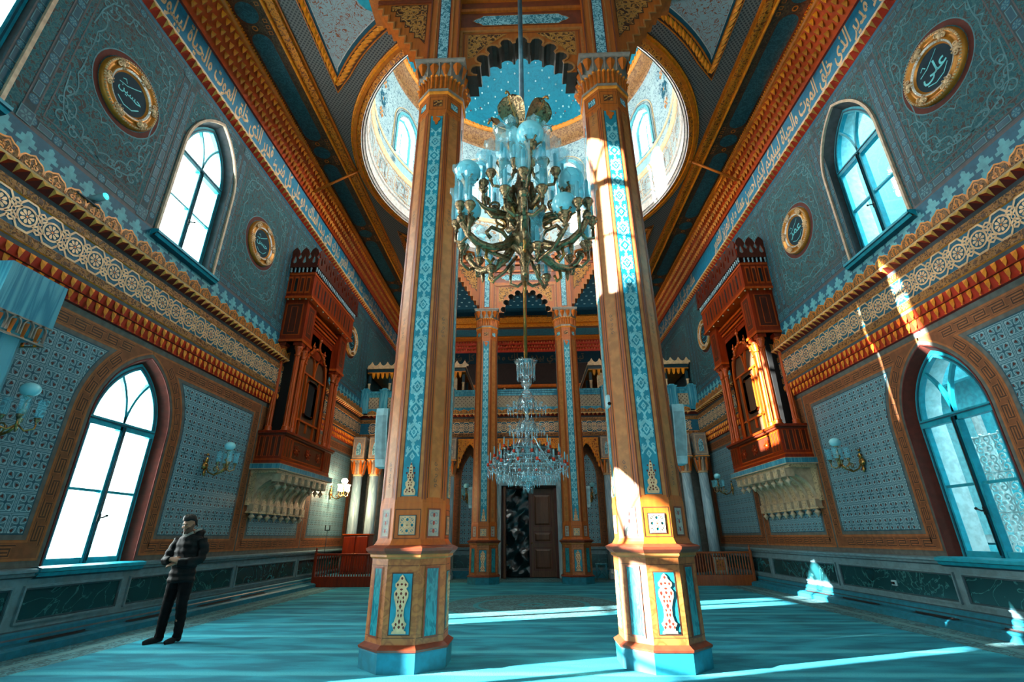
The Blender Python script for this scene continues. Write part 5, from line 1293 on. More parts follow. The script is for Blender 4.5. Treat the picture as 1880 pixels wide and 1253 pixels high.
def roundel(name, label, side, u, v, word, r=.6):
    T = wallT(side) @ Matrix.Translation((u,v,.05)); root = thing(name, label, 'roundel', T @ Vector((0,0,0)), 'gilt calligraphy roundels')
    Z = Matrix.Translation(-root.location) @ T
    k = r/.6
    m = MB().to(Z); m.lathe([(.6*k,0),(.6*k,.05),(.57*k,.085),(.53*k,.075),(.51*k,.05),(.46*k,.05),(.45*k,.075),(.41*k,.07),(.38*k,.04),(.365*k,.03)], GOLDF, 56, caps=False)
    for i in range(72): a = 2*pi*i/72; m.ball((.565*k*cos(a),.565*k*sin(a),.08), .022*k, GOLDL, 5, 4)
    m.build('gilt_frame', root)
    m = MB().to(Z); m.lathe([(.435*k,.06),(.425*k,.085),(.395*k,.06)], SILV, 48, caps=False); m.build('silvered_inner_band', root)
    for i in range(6):
        a = 2*pi*(i+.25)/6; m = MB().to(Z @ Matrix.Rotation(a,4,'Z') @ Matrix.Translation((.48*k,0,.08)))
        m.ball((0,0,0), .05*k, GOLDL, 8, 6, 1.2, 1, .6)
        for s in (-1, 1): m.tube([(p[0],p[1],.01) for p in spiral(0,s*.075*k,.05*k,-s*pi/2,1.3,12,s)], .013*k, GOLDL, 5); m.ball((.06*k,s*.03*k,.01), .02*k, GOLDL, 6, 4); m.ball((-.07*k,s*.03*k,0.), .02*k, GOLDL, 6, 4)
        m.build('scroll_ornament', root)
    m = MB().to(Z); m.disc(0, 0, .375*k, NAVYD, .03, 40); m.build('panel', root)
    X = Matrix.Identity(4) if side < 0 else Matrix.Diagonal((-1,1,1,1))
    m = MB().to(Z @ X); vs, fs = text_mesh(shape(word), .46*k, .006)
    xs = [p[0] for p in vs]; ys = [p[1] for p in vs]; cx, cy = (min(xs)+max(xs))/2, (min(ys)+max(ys))/2; s = min(.5*k/(max(xs)-min(xs)), .42*k/(max(ys)-min(ys)))
    m.add([((p[0]-cx)*s,(p[1]-cy)*s-.02,.036) for p in vs], fs, CALL)
    for pts in ([(-.26,.06),(-.1,.1),(.06,.2),(.16,.27)], [(-.2,-.2),(-.05,-.27),(.12,-.24),(.24,-.12)], [(-.22,.16),(-.16,.2),(-.12,.14)]): m.line([(a*k,b*k) for a, b in pts], .016*k, CALL, .036)
    m.build('calligraphy', root)
    return root
# ------------------------------------------------------------------ lamps
def tulip(mb, c, h, r, mat, n=12):
    """tall cut-glass shade flaring to a scalloped lip"""
    x, y, z = c; rings = []
    for t, k in ((0,.55),(.06,.8),(.2,1.),(.55,.92),(.8,.95),(.93,1.15)): rings.append([(x+r*k*cos(2*pi*i/n), y+r*k*sin(2*pi*i/n), z+h*t) for i in range(n)])
    rings.append([(x+r*1.4*cos(2*pi*i/n), y+r*1.4*sin(2*pi*i/n), z+h*(1.05 if i % 2 else .96)) for i in range(n)])
    mb.loft(rings, mat, False)
def cup(mb, c, s=1.):
    mb.lathe([(.005*s,-.12*s),(.03*s,-.1*s),(.018*s,-.07*s),(.04*s,-.045*s),(.055*s,-.02*s),(.05*s,0),(.07*s,.01*s),(.06*s,.04*s)], BRONZE, 10, c)
def big_chandelier():
    x, y = -.02, 5.0
    t = thing('bronze_chandelier', 'large bronze chandelier with opal globes and tall glass shades, nearest the camera', 'chandelier', (x,y,4.3))
    L = Matrix.Translation((0,0,-4.3)); new = lambda: MB().to(L)
    m = new(); m.tube([(0,0,6.6),(0,0,12.5)], .035, STEEL, 10); m.build('suspension_rod', t)
    m = new(); m.lathe([(.005,4.3),(.04,4.34),(.02,4.42),(.07,4.5),(.05,4.58),(.12,4.68),(.19,4.76),(.2,4.84),(.14,4.92),(.1,5.0),(.13,5.06),(.16,5.12),(.11,5.2),(.09,5.4),(.1,5.5),(.14,5.6),(.1,5.7),(.07,5.9),(.1,6.0),(.13,6.06),(.07,6.15),(.05,6.4),(.09,6.5),(.05,6.62)], BRONZE, 16)
    for i in range(6):
        a = i*pi/3+.3; m.tube([(.1*cos(a),.1*sin(a),5.05),(.2*cos(a),.2*sin(a),5.12),(.17*cos(a),.17*sin(a),5.4),(.13*cos(a),.13*sin(a),5.62)], [.045,.05,.045,.03], BRONZE, 6)
    m.build('body', t)
    for i in range(5):                           # leaf crown under the rod
        a = 2*pi*i/5+.5; m = MB().to(L @ Matrix.Translation((0,0,6.55)) @ Matrix.Rotation(a,4,'Z'))
        for s, hh in ((1,0),):
            rg = []
            for k in range(9):
                f = k/8; d = .06+.36*sin(f*pi*.62); z = .0+.36*f-.12*max(0,f-.7)*3; wdt = .03+.16*sin(pi*min(1,f*1.05))**.8
                rg.append([(d,-wdt,z-.03),(d+.015,-wdt*.5,z+.01),(d,0,z+.025),(d+.015,wdt*.5,z+.01),(d,wdt,z-.03)])
            m.loft(rg, BRONZE, False, False, True)
            m.tube([(d_[2][0],d_[2][1],d_[2][2]+.005) for d_ in rg], .012, BRASS, 5); m.tube([(.4+.08*cos(q*.6),0,.26+.08*sin(q*.6)) for q in range(8)], .016, BRASS, 5)
        m.build('crown_leaf', t)
    def shade(c, h=.5, r=.085):
        m = new(); cup(m, c); s = m.build('candle_cup', t)
        m = new(); tulip(m, (c[0],c[1],c[2]+.03), h, r, CUTG); m.build('glass_shade', s)
        m = new(); m.lathe([(.022,0),(.022,h*.55),(.008,h*.6)], WAX, 8, (c[0],c[1],c[2]+.03)); m.build('candle', s)
    def globe(c, r):
        m = new(); cup(m, (c[0],c[1],c[2]-r*1.02), 1.3)
        for k in range(6): a = k*pi/3; m.tube([(c[0]+.05*cos(a),c[1]+.05*sin(a),c[2]-r*1.02),(c[0]+r*.8*cos(a),c[1]+r*.8*sin(a),c[2]-r*.72),(c[0]+r*.62*cos(a+.3),c[1]+r*.62*sin(a+.3),c[2]-r*.6)], .014, BRONZE, 5)
        s = m.build('globe_cup', t)
        m = new(); m.ball(c, r, OPAL, 24, 14); m.build('opal_globe', s)
    for i in range(6):                           # lower arms
        a = i*pi/3+pi/6; ca, sa = cos(a), sin(a); m = new()
        P = [(.12,4.86),(.26,4.66),(.45,4.56),(.62,4.58),(.74,4.66),(.82,4.78),(.84,4.9)]
        m.tube([(r*ca,r*sa,z) for r, z in P], [.06,.06,.055,.05,.045,.04,.035], BRONZE, 8)
        m.tube([(r*ca,r*sa,z) for r, z in ((.2,4.72),(.3,4.84),(.45,4.86),(.52,4.76),(.46,4.7))], .025, BRONZE, 6)
        m.tube([(r*ca,r*sa,z) for r, z in ((.5,4.56),(.52,4.42),(.46,4.36),(.42,4.43))], .02, BRASS, 6)
        for s in (-1, 1):
            ex, ey = .82*ca-s*.2*sa, .82*sa+s*.2*ca
            m.tube([(.74*ca,.74*sa,4.66),(.78*ca-s*.1*sa,.78*sa+s*.1*ca,4.6),(ex,ey,4.66),(ex,ey,4.78)], .022, BRONZE, 6)
        m.ball((.84*ca,.84*sa,4.84), .06, BRONZE, 8, 6); m.build('lower_arm', t)
        shade((.86*ca,.86*sa,5.02) if i % 2 else (.93*ca,.93*sa,5.04), .52)
        for s in (-1, 1): shade((.82*ca-s*.2*sa,.82*sa+s*.2*ca,4.9), .46, .075)
        m = new(); m.lathe([(.003,-.16),(.02,-.12),(.03,-.06),(.012,0)], BRONZE, 8, (.62*ca,.62*sa,4.56)); m.build('drop_finial', t)
    for i in range(3):                           # hanging low lights
        a = i*2*pi/3-pi/2+.35; ca, sa = cos(a), sin(a); m = new()
        m.tube([(.1*ca,.1*sa,4.6),(.25*ca,.25*sa,4.4),(.38*ca,.38*sa,4.3),(.42*ca,.42*sa,4.36)], .022, BRONZE, 6); m.build('low_arm', t); shade((.42*ca,.42*sa,4.46), .42, .075)
    for i in range(6):                           # upper arms
        a = i*pi/3; ca, sa = cos(a), sin(a); m = new()
        m.tube([(r*ca,r*sa,z) for r, z in ((.1,5.3),(.24,5.16),(.4,5.2),(.5,5.34),(.52,5.5))], [.045,.045,.04,.035,.03], BRONZE, 7)
        m.tube([(p[0]*ca,p[0]*sa,p[1]) for p in spiral(.36,5.34,.1,-pi/2,1.2,12)], .018, BRONZE, 5)
        m.tube([(p[0]*ca,p[0]*sa,p[1]) for p in spiral(.3,5.04,.09,pi/2,1.2,12)], .016, BRASS, 5)
        for s in (-1, 1): m.tube([(.48*ca,.48*sa,5.3),(.5*ca-s*.14*sa,.5*sa+s*.14*ca,5.36),(.5*ca-s*.17*sa,.5*sa+s*.17*ca,5.46)], .02, BRONZE, 6)
        m.build('upper_arm', t)
        shade((.52*ca,.52*sa,5.62), .5)
        for s in (-1, 1): shade((.5*ca-s*.17*sa,.5*sa+s*.17*ca,5.56), .44, .07)
    for i in range(5):
        a = i*2*pi/5+pi/2; m = new(); ca, sa = cos(a), sin(a)
        m.tube([(r*ca,r*sa,z) for r, z in ((.06,5.95),(.16,5.88),(.24,5.94),(.26,6.04))], .02, BRONZE, 6); m.build('top_arm', t); shade((.26*ca,.26*sa,6.12), .4, .075)
    globe((.09,-.64,5.87), .165); globe((-.7,-.2,5.72), .16); globe((.6,-.2,5.55), .16); globe((.47,-.45,4.98), .15); globe((-.66,-.3,5.05), .15); globe((.0,.6,5.9), .15)
    for c in ((.09,-.64,5.87),(-.7,-.2,5.72),(.6,-.2,5.55),(.47,-.45,4.98),(-.66,-.3,5.05),(.0,.6,5.9)):
        m = new(); m.tube([(c[0]*.3,c[1]*.3,c[2]-.55),(c[0]*.7,c[1]*.7,c[2]-.5),(c[0],c[1],c[2]-.32),(c[0],c[1],c[2]-.2)], [.03,.028,.024,.02], BRONZE, 6); m.build('globe_arm', t)
    return t

def crystal_chandelier():
    x, y = -.03, 12.3
    t = thing('crystal_chandelier', 'tiered crystal chandelier with candles in red collars hanging under the dome', 'chandelier', (x,y,2.4))
    L = Matrix.Translation((0,0,-2.4)); new = lambda: MB().to(L); rd = random.Random(3)
    m = new(); m.tube([(0,0,5.7),(0,0,23.2)], .05, BRASS, 10); m.build('suspension_rod', t)
    m = new(); m.lathe([(.17,5.4),(.22,5.5),(.24,5.75)], CRYS, 20, caps=False); m.lathe([(.24,5.75),(.31,5.84),(.3,5.8),(.22,5.72)], CRYS, 20, caps=False)
    for i in range(20): a = 2*pi*i/20; m.tube([(.235*cos(a),.235*sin(a),5.45),(.25*cos(a),.25*sin(a),5.78),(.33*cos(a),.33*sin(a),5.88)], [.012,.018,.004], CRYS, 5); m.tube([(.24*cos(a),.24*sin(a),5.44),(.24*cos(a),.24*sin(a),5.3)], [.016,.004], CRYS, 5)
    m.build('crown_bowl', t)
    m = new(); m.lathe([(.05,5.45),(.12,5.35),(.15,5.2),(.06,5.05),(.14,4.95),(.2,4.85),(.08,4.75),(.16,4.6),(.1,4.5),(.05,4.4),(.06,4.25),(.14,4.2),(.06,4.05),(.1,3.95),(.05,3.8),(.14,3.7),(.24,3.62),(.1,3.5),(.08,3.0),(.3,2.86),(.24,2.74),(.08,2.66),(.05,2.5),(.002,2.42)], CRYS, 16); m.build('stem', t)
    m = new(); m.lathe([(.2,4.5),(.23,4.55),(.23,4.78),(.2,4.82)], CRYS, 18, caps=False); m.build('upper_drum', t)
    m = new(); m.lathe([(.2,3.92),(.25,3.97),(.25,4.12),(.2,4.16)], CRYS, 18, caps=False)
    for i in range(18): a = 2*pi*i/18; m.tube([(.25*cos(a),.25*sin(a),3.98),(.25*cos(a),.25*sin(a),3.76)], [.018,.006], CRYS, 5)
    m.build('lower_drum', t)
    def tier(n, R, z, zc, hang, ph=0., candle=True):
        for i in range(n):
            a = 2*pi*i/n+ph; ca, sa = cos(a), sin(a); m = new()
            m.tube([(r*ca,r*sa,q) for r, q in ((.06,zc),(R*.35,zc+.08),(R*.7,z-.14),(R*.95,z-.1),(R,z))], [.016,.016,.015,.014,.012], CRYS, 5); m.lathe([(.004,-.05),(.04,-.01),(.05,.0),(.02,.03)], CRYS, 8, (R*ca,R*sa,z)); arm = m.build('glass_arm', t)
            if candle:
                m = new(); m.lathe([(.025,.0),(.034,.03),(.034,.075),(.02,.09)], REDGL, 8, (R*ca,R*sa,z+.01)); m.build('red_collar', arm); m = new(); m.lathe([(.016,.08),(.016,.25),(.004,.29)], WAX, 6, (R*ca,R*sa,z+.01)); m.build('candle', arm)
    tier(14, 1.0, 3.05, 3.3, 1); tier(12, .84, 3.26, 3.5, 1, .13); tier(8, .6, 3.5, 3.7, 1, .2); tier(8, .5, 4.62, 4.75, 0, .1, False); tier(6, .46, 4.05, 4.2, 0, .3, False)
    m = new()                                     # the strings of drops
    for R, z, n, h in ((1.0,3.0,44,.22),(.9,3.12,36,.25),(.78,3.0,40,.3),(.62,2.95,30,.3),(.45,2.86,24,.24),(.3,2.8,18,.22),(.84,3.24,30,.16),(.6,3.46,24,.18)):
        for i in range(n):
            a = 2*pi*i/n+R; hh = h*(.75+.5*rd.random()); c = (R*cos(a),R*sin(a)); m.tube([(c[0],c[1],z),(c[0],c[1],z-hh*.55),(c[0],c[1],z-hh*.7),(c[0],c[1],z-hh)], [.006,.008,.02,.003], CRYS, 4)
        if n: m.lathe([(R,z-.01),(R+.012,z),(R,z+.012)], CRYS, 40, caps=False)
    o = m.build('crystal_drops', t); o['kind'] = 'stuff'
    m = new()
    for R, z, n, h in ((.5,4.58,24,.2),(.46,4.0,20,.18),(.36,4.72,16,.16)):
        for i in range(n): a = 2*pi*i/n; c = (R*cos(a),R*sin(a)); m.tube([(c[0],c[1],z),(c[0],c[1],z-h*.6),(c[0],c[1],z-h)], [.006,.018,.003], CRYS, 4)
    o = m.build('upper_drops', t); o['kind'] = 'stuff'
    m = new()
    for i in range(4): a = i*pi/2+.6; c = (.82*cos(a),.82*sin(a)); m.lathe([(.06,2.75),(.08,2.8),(.07,2.84)], CRYS, 8, (c[0],c[1],0)); [m.tube([(c[0]+.06*cos(q),c[1]+.06*sin(q),2.76),(c[0]+.06*cos(q),c[1]+.06*sin(q),2.62)], [.012,.003], CRYS, 4) for q in (0,1.2,2.4,3.6,4.8)]
    m.lathe([(.1,2.62),(.14,2.66),(.12,2.7)], CRYS, 12); [m.tube([(.12*cos(q*.6),.12*sin(q*.6),2.64),(.12*cos(q*.6),.12*sin(q*.6),2.4)], [.016,.004], CRYS, 4) for q in range(10)]
    m.build('bottom_pendant', t)
    return t

def sconce(label, T, lit=False):
    """brass wall lamp: plate, scrolled arm, one opal globe above glass shades"""
    root = thing('wall_sconce', label, 'wall lamp', T @ Vector((0,0,0)), 'brass wall sconces')
    L = Matrix.Translation(-root.location) @ T; new = lambda: MB().to(L)       # (u, v, w)
    Z = Matrix(((1,0,0,0),(0,0,1,0),(0,1,0,0),(0,0,0,1)))
    m = new(); m.lathe([(.005,.0),(.09,.012),(.1,.02),(.06,.05),(.03,.07)], BRASS, 14); m.ball((0,.12,.03), .06, BRASS, 8, 6, .8, 1.2, .5); m.ball((0,-.14,.03), .05, BRASS, 8, 6, .8, 1.6, .5); m.ball((0,.24,.02), .03, BRASS, 8, 6); m.build('wall_plate', root)
    m = new(); m.tube([(0,-.02,.04),(0,-.14,.12),(0,-.2,.26),(0,-.14,.4),(0,-.06,.48)], .018, BRASS, 7); m.tube([(0,p[1],p[0]) for p in spiral(.26,-.08,.09,-pi/2,1.2,12)], .012, BRASS, 5)
    m.tube([(0,-.06,.48),(0,.3,.48)], .02, BRASS, 7); m.ball((0,.12,.48), .045, BRASS, 8, 6); m.build('arm', root)
    m = new(); m.to(L @ Matrix.Translation((0,.28,.48)) @ Z); cup(m, (0,0,.06), .9); m.build('globe_cup', root)
    m = new(); m.ball((0,.42,.48), .105, LAMP if lit else OPAL, 18, 12, 1.05, .9, 1.05); m.build('opal_globe', root)
    for k in range(4):
        a = k*pi/2+pi/4; cx, cw = .17*cos(a), .48+.17*sin(a); m = new()
        m.tube([(0,-.04,.48),(cx*.5,-.12,.48+(cw-.48)*.5),(cx,-.08,cw),(cx,0,cw)], .012, BRASS, 5); m.to(L @ Matrix.Translation((cx,0.04,cw)) @ Z); cup(m, (0,0,0), .6); c = m.build('cup_arm', root)
        m = MB().to(L @ Matrix.Translation((cx,.05,cw)) @ Z); tulip(m, (0,0,0), .24, .052, LAMPG if lit else CUTG); m.build('glass_shade', c)
    return root

def speaker(name, label, x, y, z0, z1, side, big=True):
    t = thing(name, label, 'speaker', (x,y,z0), 'slim white column loudspeakers')
    m = MB(); w, d = (.085,.11) if big else (.07,.08); n = 8; rg = []
    for k in range(n+1):
        f = k/n; bow = .06*(1-f)**2*(1 if big else .4); xo = side*-bow*1.; z = (z1-z0)*f
        rg.append([(xo-w,-d,z),(xo+w*.3,-d*1.1,z),(xo+w,-d,z),(xo+w,d,z),(xo-w,d,z)])
    m.loft(rg, WHITEP); m.build('cabinet', t)
    m = MB(); m.loft([[(p[0]*.82+(0),p[1]-.004,p[2]) for p in r[:3]] for r in rg[1:-1]], WHITEG, False, False); m.build('grille', t)
    m = MB(); m.box((-side*w-.02,-.03,(z1-z0)*.2),(-side*w+.02,.03,(z1-z0)*.55), WHITEG); m.box((min(-side*w,-side*(w+.046)),-.02,(z1-z0)*.3),(max(-side*w,-side*(w+.046)),.02,(z1-z0)*.36), DKGREY); m.build('wall_bracket', t)
    return t

def railing(side):
    s = side; nm = 'left' if s < 0 else 'right'
    t = thing('railed_platform', 'low mahogany railing round a raised platform at the far %s corner' % nm, 'railing', (s*6.,16.6,0), 'low mahogany railings')
    x0, x1 = sorted((s*4.75, s*6.9)); y0, y1 = 16.6, 18.6
    L = Matrix.Translation((-s*6.,-16.6,0)); new = lambda: MB().to(L); W_ = WOOD if s < 0 else RAILW
    m = new(); m.bbox((x0,y0-.04,0),(x1,y0+.04,.3), W_, .01); xi = x1 if s < 0 else x0; m.bbox((xi-.04,y0,0),(xi+.04,y1,.3), W_, .01); m.build('base_board', t)
    m = new(); m.box((x0,y0,.02),(x1,y1,.27), SKIRT); m.build('platform', t)
    m = new(); m.bbox((x0,y0-.035,.9),(x1,y0+.035,.96), W_, .01); m.bbox((xi-.035,y0,.9),(xi+.035,y1,.96), W_, .01); m.build('top_rail', t)
    n = 26
    for i in range(n):
        u = x0+.05+(x1-x0-.1)*i/(n-1); m = new(); m.lathe([(.022,.29),(.022,.36),(.013,.38),(.02,.46),(.024,.55),(.014,.68),(.018,.72),(.013,.8),(.022,.84),(.022,.91)], W_, 7, (u,y0,0)); m.build('baluster', t)
    for i in range(14):
        u = y0+.15+(y1-y0-.15)*i/13; m = new(); m.lathe([(.022,.29),(.013,.38),(.024,.55),(.014,.7),(.022,.84),(.022,.91)], W_, 6, (xi,u,0)); m.build('baluster', t)
    for u, yy in ((x0+.03,y0),(x1-.03,y0)):
        m = new(); m.bbox((u-.04,yy-.045,0),(u+.04,yy+.045,1.0), W_, .01); m.lathe([(.03,1.),(.045,1.03),(.02,1.06),(.04,1.1),(.005,1.15)], W_, 8, (u,yy,0)); m.build('newel_post', t)
def small_things():
    # cabinet and microphone behind the left railing
    t = thing('wooden_cabinet', 'plain reddish wooden cabinet behind the far left railing', 'cabinet', (-6.1,18.25,.27)); m = MB()
    m.bbox((-.45,-.28,0),(.45,.28,1.25), WOOD, .012); m.box((-.48,-.31,1.25),(.48,.31,1.29), WOODL); m.box((-.47,-.3,0),(.47,.3,.06), WOODD); m.build('carcass', t)
    for u in (-.22,.22): m = MB(); m.bbox((u-.2,-.305,.1),(u+.2,-.28,1.2), WOOD, .008); d = m.build('door', t); m = MB(); m.ball((u*.2,-.32,.65), .022, BRASS, 8, 6); m.build('knob', d)
    t = thing('microphone_stand', 'thin black microphone stand beside the left wall', 'microphone stand', (-6.75,16.95,.27)); m = MB(); m.tube([(0,0,0),(0,0,1.4)], .012, DKGREY, 8); m.build('pole', t)
    m = MB(); [m.tube([(0,0,.12),(.22*cos(a),.22*sin(a),.0)], .01, DKGREY, 6) for a in (.3,2.4,4.5)]; m.build('tripod_base', t)
    m = MB(); m.box((-.08,-.015,1.38),(.08,.015,1.41), DKGREY); m.tube([(-.075,0,1.4),(-.075,-.02,1.55)], .016, DARK, 8); m.tube([(.075,0,1.4),(.075,-.02,1.55)], .016, DARK, 8); m.build('microphone_clip', t)
    # reading stand behind the right railing
    t = thing('reading_stand', 'small carved reading stand with a pale patterned face behind the right railing', 'reading stand', (6.25,17.6,.27)); m = MB(); m.bbox((-.22,-.05,0),(.22,.0,.5), PALEP, .01); m.bbox((-.12,-.06,.1),(.12,-.045,.42), CARVE, .005); m.build('front_board', t); m = MB(); m.bbox((-.22,.0,0),(-.18,.3,.48), WOODD, .01); m.bbox((.18,.0,0),(.22,.3,.48), WOODD, .01); m.bbox((-.24,-.06,.5),(.24,.32,.53), WOODD, .01); m.build('frame', t)
    # stool by the right niche
    t = thing('folding_stool', 'small pale blue cross-legged stool beside the right marble column', 'stool', (2.55,19.1,0)); m = MB(); m.bbox((-.2,-.15,.48),(.2,.15,.52), MARBT, .01); m.build('seat', t)
    for yy in (-.12,.12):
        for s in (-1, 1): m = MB(); m.tube([(s*.17,yy,0),(s*.17,yy,.48)], .02, MARBT, 6); m.build('leg', t)
        m = MB(); m.tube([(-.16,yy,.08),(.16,yy,.4)], .015, MARBT, 6); m.tube([(.16,yy,.08),(-.16,yy,.4)], .015, MARBT, 6); m.build('cross_brace', t)
    t = thing('prayer_board', 'dark wooden board leaning behind the right railing', 'board', (5.6,18.2,.27)); m = MB(); m.bbox((-.5,-.03,0),(.35,.03,.55), WOODD, .01); m.build('panel', t); m = MB(); m.bbox((-.54,-.04,.55),(.39,.04,.59), WOODD, .01); m.build('cap_rail', t)
    # little lamp on the left cornice and the small camera on the right column
    t = thing('spot_lamp', 'small spotlight with a glowing cyan lens on the left cornice ledge', 'spotlight', (-6.83,5.85,6.31)); m = MB(); m.box((-.05,-.2,0),(.05,.2,.02), DKGREY); m.tube([(0,.12,.01),(0,.12,.1)], .02, DKGREY, 6); m.build('bracket', t); m = MB(); m.tube([(-.1,.12,.12),(.12,.14,.2)], [.055,.065], WHITEG, 10); m.build('housing', t); m = MB(); m.ball((.125,.14,.2), .055, CYANL, 10, 6, .4, 1, 1); m.build('lens', t)
    t = thing('wall_camera', 'tiny white camera on the inner face of the right front column', 'camera', (1.17,6.7,3.1)); m = MB(); m.bbox((-.07,-.06,0),(.03,.06,.2), WHITEP, .02); m.build('housing', t); m = MB(); m.box((.02,-.02,.1),(.1,.02,.14), DKGREY); m.build('bracket', t); m = MB(); m.ball((-.03,-.06,.06), .025, DARK, 8, 6); m.build('lens', t)
    for s in (-1, 1): t = thing('door_sensor', 'small grey round fitting on the %s side of the door surround' % ('left' if s < 0 else 'right'), 'fitting', (s*1.32,19.46,3.3)); m = MB(); m.ball((0,0,0), .08, WHITEG, 12, 8, 1, .8, .8); m.build('housing', t); m = MB(); m.box((-.03,0,-.03),(.03,.12,.03), WHITEG); m.build('bracket', t)
def socket():
    t = thing('wall_socket', 'small white wall socket on the right dado below the right sconce', 'socket', (7.04,10.6,.55)); m = MB(); m.bbox((-.02,-.07,-.05),(.02,.07,.05), WHITEP, .008); m.build('plate', t)
    m = MB(); m.box((-.05,-.03,-.02),(-.02,.03,.02), DARK); m.build('plug', t)
def near_pier():
    """blue veined marble pier with gilded necking, at the left edge"""
    x, y = -6.69, 5.25
    t = thing('marble_pier', 'blue veined marble pier with gilded leaf band at the near left wall', 'column', (x,y,0), None, 'thing')
    q = lambda a, z: [(a,a*1.,z),(-a,a,z),(-a,-a,z),(a,-a,z)]
    m = MB(); m.loft([octo(.38,0),octo(.38,.25),octo(.33,.35)], MARBT); m.build('base', t)
    m = MB(); m.loft([octo(.3,.35),octo(.285,3.8)], MARBT); m.build('shaft', t)
    m = MB(); m.loft([q(.3,3.8),q(.345,3.93),q(.355,4.0)], MARBT)
    for k in range(4):
        m.to(Matrix.Rotation(k*pi/2,4,'Z') @ Matrix(((1,0,0,0),(0,0,-1,-.33),(0,1,0,0),(0,0,0,1))))
        for u in (-.25,-.083,.083,.25):
            A = arch(u,.065,3.8,3.92,.08,5); m.line(A, .014, GREYW, .02, False, .05); m.loft([[(u-.015,3.78,.0),(u,3.78,.03),(u+.015,3.78,.0)],[(u-.04,3.96,.02),(u-.01,3.96,.06),(u+.03,3.96,.02)]], GOLDD); m.ball((u-.0,3.77,.02), .02, GOLDO, 6, 5)
        m.line([(-.35,3.76),(.35,3.76)], .02, GREYW, .01, False, .04); m.line([(-.37,4.0),(.37,4.0)], .02, GREYW, .03, False, .05)
    m.to(I4); m.build('gilded_capital', t)
    m = MB(); m.loft([q(.375,4.0),q(.375,4.62)], MARBT); m.build('impost_block', t)
# ------------------------------------------------------------------ people
def fuse(mb, name, mat, parent, voxel, smooth=2, puff=None):
    """joins overlapping limbs into one continuous skin"""
    me = bpy.data.meshes.new('tmp'); me.from_pydata([tuple(p) for p in mb.v], [], mb.f); o = bpy.data.objects.new('tmp', me); COL.objects.link(o)
    r = o.modifiers.new('r', 'REMESH'); r.mode = 'VOXEL'; r.voxel_size = voxel
    if smooth: s = o.modifiers.new('s', 'SMOOTH'); s.iterations = smooth; s.factor = .5
    ev = o.evaluated_get(bpy.context.evaluated_depsgraph_get()); out = bpy.data.meshes.new_from_object(ev)
    bpy.data.objects.remove(o); bpy.data.meshes.remove(me)
    out.name = name; out.materials.clear(); out.materials.append(mat.m)
    out.polygons.foreach_set('use_smooth', [True]*len(out.polygons)); out.polygons.foreach_set('material_index', [0]*len(out.polygons))
    if puff:
        for v in out.vertices: v.co += v.normal*puff(v.co)
    q = bpy.data.objects.new(name, out); COL.objects.link(q); q.parent = parent
    return q
def limb(mb, pts, n=12, m=None):
    """pts: (x, y, z, rx[, ry]) elliptical rings along a limb"""
    m = m or SKIN; P = [Vector(p[:3]) for p in pts]; rings = []; up = Vector((0,1,0))
    for i, p in enumerate(pts):
        d = (P[min(i+1,len(P)-1)]-P[max(i-1,0)]).normalized(); s = up.cross(d)
        if s.length < .2: s = Vector((1,0,0))
        s.normalize(); f = d.cross(s).normalized(); rx = p[3]; ry = p[4] if len(p) > 4 else rx
        rings.append([tuple(P[i]+s*rx*cos(2*pi*k/n)+f*ry*sin(2*pi*k/n)) for k in range(n)])
    mb.loft(rings, m)
def head_mesh(mb, c, T):
    """skull, face planes, nose, ears; local front is -y"""
    mb.to(T)
    rg = []
    for z, rx, yf, yb in ((-.125,.03,-.055,.0),(-.115,.045,-.075,.03),(-.095,.055,-.085,.05),(-.065,.062,-.086,.07),(-.03,.068,-.085,.085),(.0,.072,-.083,.095),(.03,.074,-.085,.1),(.06,.073,-.082,.098),(.09,.064,-.068,.085),(.115,.04,-.04,.055),(.125,.012,-.01,.02)):
        cy, ry = (yf+yb)/2, (yb-yf)/2; rg.append([(rx*cos(2*pi*k/20)*(1 if True else 1), cy+ry*sin(2*pi*k/20), z) for k in range(20)])
    mb.loft(rg, SKIN)
    mb.loft([[(-.009,-.08,.028),(.009,-.08,.028),(0,-.092,.028)],[(-.013,-.082,-.005),(.013,-.082,-.005),(0,-.108,-.008)],[(-.018,-.08,-.022),(.018,-.08,-.022),(0,-.114,-.022)],[(-.012,-.08,-.032),(.012,-.08,-.032),(0,-.095,-.032)]], SKIN)
    mb.ball((0,-.08,.036), .03, SKIN, 12, 8, 1.75, .5, .4); mb.ball((0,-.084,-.1), .022, SKIN, 10, 8)
    for s in (-1, 1): mb.ball((s*.074,.012,-.004), .03, SKIN, 10, 8, .3, .65, 1.1); mb.ball((s*.042,-.066,-.02), .025, SKIN, 10, 8)
    mb.to(I4)
